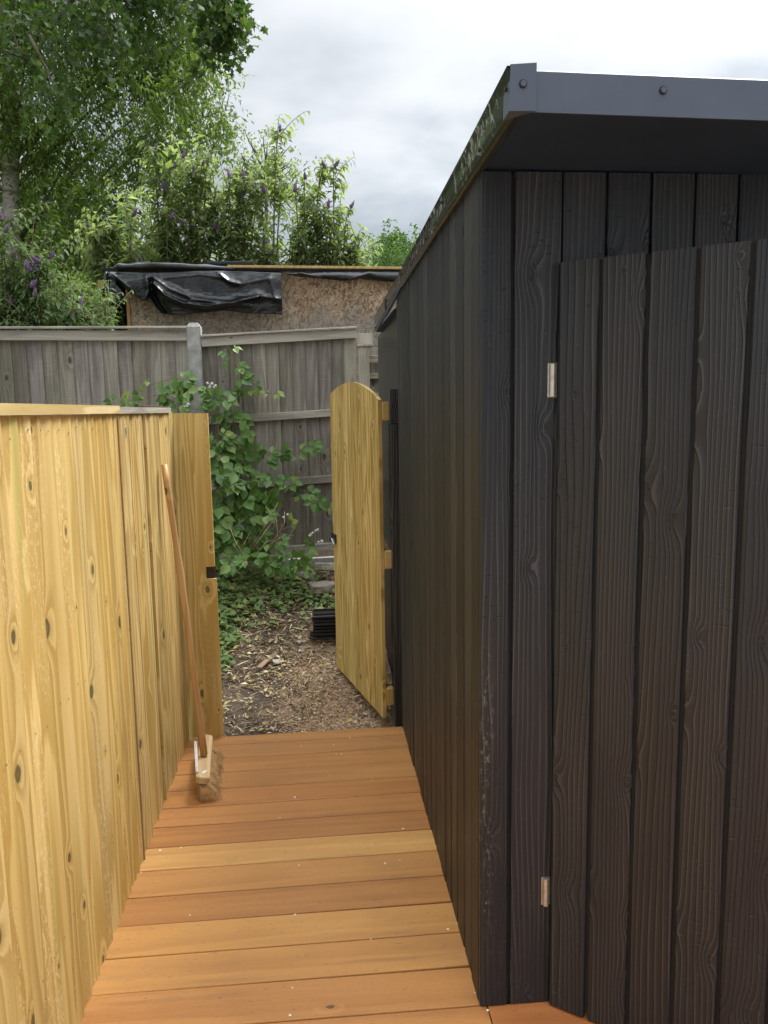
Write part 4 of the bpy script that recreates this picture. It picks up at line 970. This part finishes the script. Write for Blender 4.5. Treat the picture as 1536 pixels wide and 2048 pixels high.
CANES = [  # px polylines, depth start/end, whorl spacing px, scale
    ([(475, 1110), (468, 1000), (480, 900), (470, 840), (478, 770), (468, 715), (455, 690)], 5.8, 6.02, 26, 1.0),
    ([(470, 850), (440, 790), (395, 780), (345, 785), (290, 795), (240, 805)], 5.95, 5.85, 20, .95),
    ([(400, 785), (370, 770), (335, 760), (300, 770)], 5.9, 5.95, 22, .8),
    ([(478, 790), (500, 785), (530, 785), (555, 790)], 6., 5.98, 22, .8),
    ([(465, 720), (480, 745), (500, 765), (520, 775)], 6.02, 6., 20, .7),
    ([(470, 870), (510, 905), (560, 915), (600, 905), (660, 903)], 5.9, 6., 24, .9),
    ([(480, 930), (530, 960), (580, 975), (620, 985), (662, 1030)], 5.9, 5.95, 24, .9),
    ([(430, 1100), (432, 1000), (440, 900), (436, 850)], 5.7, 5.85, 22, 1.),
    ([(450, 1120), (455, 1040), (450, 950), (455, 880)], 5.7, 5.85, 22, 1.05),
    ([(500, 1120), (500, 1050), (490, 980), (500, 930)], 5.7, 5.85, 22, 1.05),
    ([(480, 1120), (520, 1050), (530, 1000), (560, 960)], 5.7, 5.85, 22, 1.0),
    ([(520, 1130), (545, 1090), (560, 1060), (590, 1050)], 5.65, 5.75, 22, .9),
    ([(560, 1135), (580, 1110), (600, 1095), (625, 1090), (640, 1080)], 5.7, 5.8, 20, .9),
    ([(540, 1140), (570, 1130), (600, 1135), (620, 1150)], 5.6, 5.65, 20, .9),
    ([(440, 1150), (470, 1130), (520, 1120)], 5.5, 5.6, 22, .9),
    ([(425, 960), (470, 990), (520, 1010), (545, 1040)], 5.8, 5.8, 22, 1.05),
    ([(425, 880), (460, 900), (490, 890)], 5.88, 5.9, 24, 1.),
    ([(425, 1040), (470, 1060), (515, 1090)], 5.7, 5.7, 24, 1.),
    ([(240, 815), (300, 812), (350, 815), (410, 820)], 5.8, 5.8, 26, .8),
]
whorls = []; cl = []
for pts, ya, yb, sp, sc in CANES:
    P = np.array(pts, float); s = np.concatenate([[0], np.cumsum(np.linalg.norm(np.diff(P, axis=0), axis=1))])
    n = max(6, int(s[-1]/14)); q = np.linspace(0, s[-1], n); W3 = [at(np.interp(a, s, P[:, 0]), np.interp(a, s, P[:, 1]), ya+(yb-ya)*a/s[-1]) for a in q]
    link('cane', tubes_mesh('cane', [(W3, list(np.linspace(.0045, .0018, n)), 5)], M_CANE), None, bram)
    for a in np.arange(sp*.5, s[-1], sp*1.3):
        for side in ((1, -1) if random.random() < .55 else (random.choice((1, -1)),)):
            p = at(np.interp(a, s, P[:, 0])+side*random.uniform(4, 15), np.interp(a, s, P[:, 1])+random.uniform(-12, 12), ya+(yb-ya)*a/s[-1]-random.uniform(.0, .10))
            whorls.append((p, sc*random.uniform(.8, 1.15), a/s[-1] > .86, side))
for _ in range(22):      # dense heart of the bramble
    px = random.uniform(424, 545); py = random.uniform(935, 1125); whorls.append((at(px, py, random.uniform(5.6, 5.9)), random.uniform(.8, 1.1), False, random.choice((-1, 1))))
random.shuffle(whorls)
spare = []; cnt = 0; pet = []
for p, sc, young, side in whorls:
    kL = random.choice((3, 3, 5)); face = Vector((random.uniform(-.9, .9), -1., random.uniform(-.1, 1.9))).normalized(); up = Vector((side*.7, 0, random.uniform(-.5, .4)))
    up = (up-face*up.dot(face)).normalized()
    for j in range(kL):
        ang = (j-(kL-1)/2)*(1.15 if kL == 3 else .8)+random.uniform(-.15, .15)
        d = (Matrix.Rotation(ang, 3, face) @ up).normalized(); d = (d+Vector((0, -.1, -.25))).normalized()
        yv = (face+Vector((random.uniform(-.3, .3), 0, random.uniform(-.3, .3)))); yv = (yv-d*yv.dot(d)).normalized(); xv = yv.cross(d)
        ln = .092*sc*random.uniform(.8, 1.15)*(.7 if young else 1)
        o0 = p+d*.012
        M_ = mtx(o0, xv*ln, yv*ln*-1, d*ln) if False else mtx(o0, xv*ln, yv*ln, d*ln)
        me = LMY[0] if (young or random.random() < .1) else random.choice(LM)
        if cnt < 300: link('leaf', me, M_, bram); cnt += 1
        else: spare.append((me, M_))
V = []; T = []
for me, M_ in spare:
    o_ = len(V); V += [M_ @ v.co for v in me.vertices]; T += [tuple(i+o_ for i in pl.vertices) for pl in me.polygons]
tag(link('foliage', mesh('foliage', V, T, LF_BRAM, True), None, bram), kind='stuff')
MD = M_END
dc = []
for _ in range(26):
    x0 = random.uniform(428, 560); y0_ = random.uniform(1080, 1150); x1 = x0+random.uniform(-60, 70); y1_ = y0_-random.uniform(20, 110); Y0 = random.uniform(5.5, 5.8)
    dc.append(([at(x0, y0_, Y0), at((x0+x1)/2+random.uniform(-15, 15), (y0_+y1_)/2-12, Y0-.03), at(x1, y1_, Y0+.03)], [.0028, .0022, .0012], 4))
link('dead_stems', tubes_mesh('dead_stems', dc, M_STRAW), None, bram)
def blossom(px, py, Y, n=7):
    V = []; Fc = []
    for _ in range(n):
        c = at(px+random.uniform(-9, 9), py+random.uniform(-7, 7), Y); o_ = len(V); V.append(c+Vector((0, -.006, 0)))
        a0 = random.uniform(0, 1)
        for j in range(10):
            a = a0+j*math.pi/5; r_ = .014 if j % 2 == 0 else .005; V.append(c+Vector((r_*math.cos(a), .002, r_*math.sin(a))))
        for j in range(10): Fc.append((o_, o_+1+j, o_+1+(j+1) % 10))
    link('blossom', mesh('blossom', V, Fc, M_PETAL), None, bram)
blossom(422, 770, 5.8); blossom(372, 815, 5.75, 4); blossom(628, 1065, 5.68, 6); blossom(640, 1078, 5.68, 4); blossom(576, 1030, 5.7, 2)
# ------------------------------------------------------------------ ground litter
def scatter(n, xr, yr, dens=None):
    X = RNG.uniform(*xr, n); Y = RNG.uniform(*yr, n)
    if dens is not None: k_ = RNG.random(n) < dens(X, Y); X, Y = X[k_], Y[k_]
    return X, Y
def flakes(X, Y, L, W_, lift=.004, tilt=.35):
    n = len(X); Z = gz(X, Y)+lift+RNG.random(n)*.012; P = np.stack([X, Y, Z], 1); a = RNG.uniform(0, 2*math.pi, n)
    D = np.stack([np.cos(a), np.sin(a), RNG.normal(size=n)*tilt*.5+.12*(Y > 4.8)], 1); N = np.stack([RNG.normal(size=n)*tilt, RNG.normal(size=n)*tilt, np.ones(n)], 1)
    return leaves(P, D, N, L*(.5+RNG.random(n)), W_*(.5+RNG.random(n)))
def cmat(name, cols, rough=.85):
    M, t, out = newmat(name); r = t.node('ShaderNodeNewGeometry').outputs['Random Per Island']
    ramp = t.node('ShaderNodeValToRGB', {0: r}); ramp.color_ramp.interpolation = 'CONSTANT'
    while len(ramp.color_ramp.elements) < len(cols): ramp.color_ramp.elements.new(.5)
    for i, c in enumerate(cols): ramp.color_ramp.elements[i].position = i/len(cols); ramp.color_ramp.elements[i].color = (*c, 1)
    finish(t, out, ramp.outputs[0], rough, None, spec=.2); return M
MC = cmat('chips', [(.52, .36, .23), (.42, .28, .17), (.60, .45, .30), (.28, .18, .11), (.50, .33, .20), (.64, .52, .37), (.36, .22, .13)])
MS = cmat('straw', [(.50, .40, .23), (.38, .28, .15), (.58, .49, .31), (.25, .17, .09), (.42, .35, .2), (.16, .11, .07)])
ML = cmat('dry_leaves', [(.34, .22, .11), (.24, .15, .08), (.50, .42, .22), (.44, .38, .12), (.62, .56, .38), (.17, .11, .07)])
X, Y = scatter(26000, (-.6, .42), (3.97, 5.6), lambda x, y: np.clip((x+.38+.35*vnoise(x*4, y*4, 5)-.2)*2.4, .06, 1)*np.clip((5.5-y)*2.5, 0, 1))
V, T = flakes(X, Y, .013, .008, .002, .5); tag(link('wood_chips', npmesh('wood_chips', V, T, MC)), 'scattered pinkish brown wood chips on the soil beside the open gate', 'wood chips', kind='stuff')
X, Y = scatter(14000, (-1.3, .42), (4.0, 6.05), lambda x, y: np.clip((y-4.45)*.9, .12, 1)*np.clip(.75-.35*x, .3, 1))
V, T = flakes(X, Y, .085, .005, .008, .5); tag(link('dry_grass', npmesh('dry_grass', V, T, MS)), 'dead straw coloured grass and stalks covering the slope below the fence', 'dry grass', kind='stuff')
X, Y = scatter(2600, (-1.2, .42), (4.0, 6.0), lambda x, y: np.clip((y-4.0)*.8, .25, 1))
V, T = flakes(X, Y, .034, .018, .006, .6); tag(link('leaf_litter', npmesh('leaf_litter', V, T, ML)), 'curled dry leaves lying on the soil', 'leaf litter', kind='stuff')
# green ground cover: lobed leaves in patches
parts = []
for (px, py, z_, n, rx, ry, sc) in [(500, 1170, .25, 60, .28, .12, 1.), (440, 1180, .2, 45, .14, .12, 1.), (470, 1205, .15, 40, .2, .12, 1), (560, 1215, .2, 55, .2, .1, 1.), (620, 1180, .3, 32, .14, .08, 1.), (590, 1165, .3, 30, .14, .08, 1.), (455, 1260, .0, 55, .12, .09, 1.1), (520, 1190, .2, 40, .3, .1, .9), (440, 1220, .1, 30, .1, .12, 1.), (655, 1210, .2, 12, .07, .05, 1.), (470, 1150, .3, 50, .2, .08, 1.), (450, 1330, .0, 16, .05, .05, .8), (445, 1290, .0, 24, .07, .08, 1.), (430, 1150, .3, 30, .1, .1, 1.), (560, 1150, .35, 36, .2, .07, 1.)]:
    c = onground(px, py); n = int(n*2.2); X = c.x+RNG.normal(size=n)*rx*.6; Y = np.clip(c.y+RNG.normal(size=n)*ry*.9, 4.02, 6.02)
    Z = gz(X, Y)+.01+RNG.random(n)*.045; a = RNG.uniform(0, 2*math.pi, n)
    D = np.stack([np.cos(a), np.sin(a), RNG.normal(size=n)*.25], 1); N = np.stack([RNG.normal(size=n)*.35, -.5+RNG.normal(size=n)*.3, np.ones(n)], 1)
    parts.append(leaves(np.stack([X, Y, Z], 1), D, N, sc*(.035+.03*RNG.random(n)), sc*(.036+.02*RNG.random(n)), True))
V, T = joinl(parts); tag(link('ground_ivy', npmesh('ground_ivy', V, T, LF_IVY)), 'patches of low green leaves growing over the dry slope', 'ground cover', kind='stuff')
# stack of black slats
sp0 = onz(648, 1262, .05); sx = sp0.x+.075; sy = 5.27
names = ['topmost', 'second', 'third', 'fourth', 'fifth', 'sixth', 'lowest']
gz0 = float(gz(np.array(sx), np.array(sy)))+.012
for i in range(7):
    z = gz0+(6-i)*.0245
    V = []; prof = [(-.09, 0), (.09, 0), (.09, .008), (.080, .012), (-.080, .012), (-.09, .008)]
    L = .30
    me = prism('slat_tray', [(x_, y_) for x_, y_ in prof], L, M_PLAST)
    yaw = random.uniform(-.03, .03); off = random.uniform(-.008, .008)-(.02 if i == 6 else 0)
    M_ = mtx((sx-.15+off, sy+random.uniform(-.006, .006), z), (0, 1, 0), (0, 0, 1), (1, yaw, 0))
    o = link('plastic_tray', me, M_)
    tag(o, {0: 'topmost black plastic tray of the small stack, under a brown offcut', 6: 'lowest black plastic tray of the small stack, touching the soil'}.get(i, f'{names[i]} black plastic tray from the top in the small stack by the gate'), 'tray', 'stacked black trays')
    for q in (-1, 1):
        link('rim', boxm('rim', -.006, .006, -.006, .006, 0.01, L-.01, M_PLAST), M_ @ Matrix.Translation((q*.060, .0182, 0)), o)
tag(link('wood_offcut', boxm('wood_offcut', 0, .10, 0, .05, 0, .014, M_PLANK, .002), rotz((sx+.02, sy-.05, gz0+7*.0245), .1)), 'small brown wooden offcut lying on the black tray stack', 'offcut')
# stones
def rock(name, label, px, py, Y, dx, dy, dz, rot, mat, seed, cat='stone', sink=.3):
    r_ = random.Random(seed); me = boxm(name, -dx/2, dx/2, -dy/2, dy/2, 0, dz, mat)
    bm = bmesh.new(); bm.from_mesh(me); bmesh.ops.subdivide_edges(bm, edges=bm.edges[:], cuts=2, use_grid_fill=True)
    for v in bm.verts: v.co += Vector((r_.uniform(-1, 1)*dx*.07, r_.uniform(-1, 1)*dy*.08, r_.uniform(-1, 1)*dz*.14))
    bmesh.ops.bevel(bm, geom=bm.edges[:], offset=min(dx, dy, dz)*.08, segments=1, affect='EDGES'); bm.to_mesh(me); bm.free()
    p = at(px, py, Y); z = float(gz(np.array(p.x), np.array(p.y)))
    tag(link(name, me, rotz((p.x, p.y, z-dz*sink+.03), rot)), label, cat)
rock('stone_slab', 'flat brown stone slab lying under the gravel board', 645, 1172, 5.72, .20, .15, .07, .25, M_STONE, 1)
rock('stone_slab', 'smaller brown stone at the left of the flat slab', 612, 1160, 5.85, .13, .10, .05, -.3, M_STONE, 2)
rock('pale_stone', 'pale yellowish stone behind the slab against the gate edge', 655, 1150, 5.98, .20, .07, .05, -.1, M_STONE2, 3)
p = onground(537, 1322)
tag(link('plank_piece', boxm('plank_piece', -.019, .019, -.14, .14, 0, .014, M_PLANK, .003), Matrix.Translation(p+Vector((0, 0, .006))) @ Matrix.Rotation(-.42, 4, 'Z') @ Matrix.Rotation(.12, 4, 'X')), 'short brown plank piece lying on the litter in the middle of the opening', 'plank')
for nm, lb, px, py, s, mt in [('white_scrap', 'bright white plastic scrap on the soil beyond the plank piece', 602, 1302, .035, M_WHITE), ('grey_flint', 'grey flint with a sharp edge beside the white scrap', 602, 1285, .06, M_CONC), ('pale_clod', 'pale clod next to the short plank piece', 555, 1325, .075, M_STONE2), ('bark_chunk', 'dark grey bark chunk at the foot of the open gate', 712, 1443, .05, M_STONE), ('orange_bark', 'reddish bark flake at the foot of the open gate', 724, 1432, .05, M_PLANK)]:
    p = onground(px, py); me = boxm(nm, -s/2, s/2, -s*.35, s*.35, 0, s*.22, mt); bm = bmesh.new(); bm.from_mesh(me); bmesh.ops.subdivide_edges(bm, edges=bm.edges[:], cuts=1, use_grid_fill=True)
    for v in bm.verts: v.co += Vector((random.uniform(-1, 1)*s*.14, random.uniform(-1, 1)*s*.12, random.uniform(-1, 1)*s*.05))
    bm.to_mesh(me); bm.free(); tag(link(nm, me, rotz(p, random.uniform(0, 3))), lb, 'debris')
for lb, q in [('curved brown twig on the wood chips near the gate', [(645, 1364), (655, 1372), (668, 1377), (678, 1379)]), ('thin bent twig on the dark soil patch', [(488, 1376), (510, 1382), (535, 1385), (548, 1400)]), ('pale stick lying across the soil near the deck edge', [(500, 1368), (520, 1362), (542, 1358)]), ('short straw stalk by the yellow side panel', [(452, 1452), (462, 1445), (474, 1438)])]:
    P = [onground(a, c)+Vector((0, 0, .008)) for a, c in q]
    tag(link('twig', tubes_mesh('twig', [(P, list(np.linspace(.006, .003, len(P))), 6)], M_CANE)), lb, 'twig', 'twigs on the soil')
# bits of sawdust and chippings on the deck
V = []; T = []
for px, py in [(683, 1508), (602, 1492), (668, 1489), (672, 1507), (362, 1695), (806, 1657), (745, 1688), (590, 1829), (742, 1878), (590, 1594), (830, 1500), (896, 1858), (920, 1842), (560, 1635), (700, 1475), (598, 1730), (770, 1726), (585, 1975), (580, 2030), (800, 1720), (320, 1700), (282, 1745), (975, 2020), (950, 1985), (380, 1830), (660, 1550), (745, 1560)]:
    p = onz(px, py, .0015); s = random.uniform(.0025, .006); a = random.uniform(0, 3); o_ = len(V)
    for j in range(5): V.append((p.x+s*math.cos(a+j*1.257)*random.uniform(.6, 1.2), p.y+s*math.sin(a+j*1.257)*random.uniform(.6, 1.2), .0008))
    V.append((p.x, p.y, .004)); T += [(o_+j, o_+(j+1) % 5, o_+5) for j in range(5)]
tag(link('deck_debris', npmesh('deck_debris', V, T, M_WHITE)), 'tiny pale chippings scattered on the deck boards', 'debris', kind='stuff')
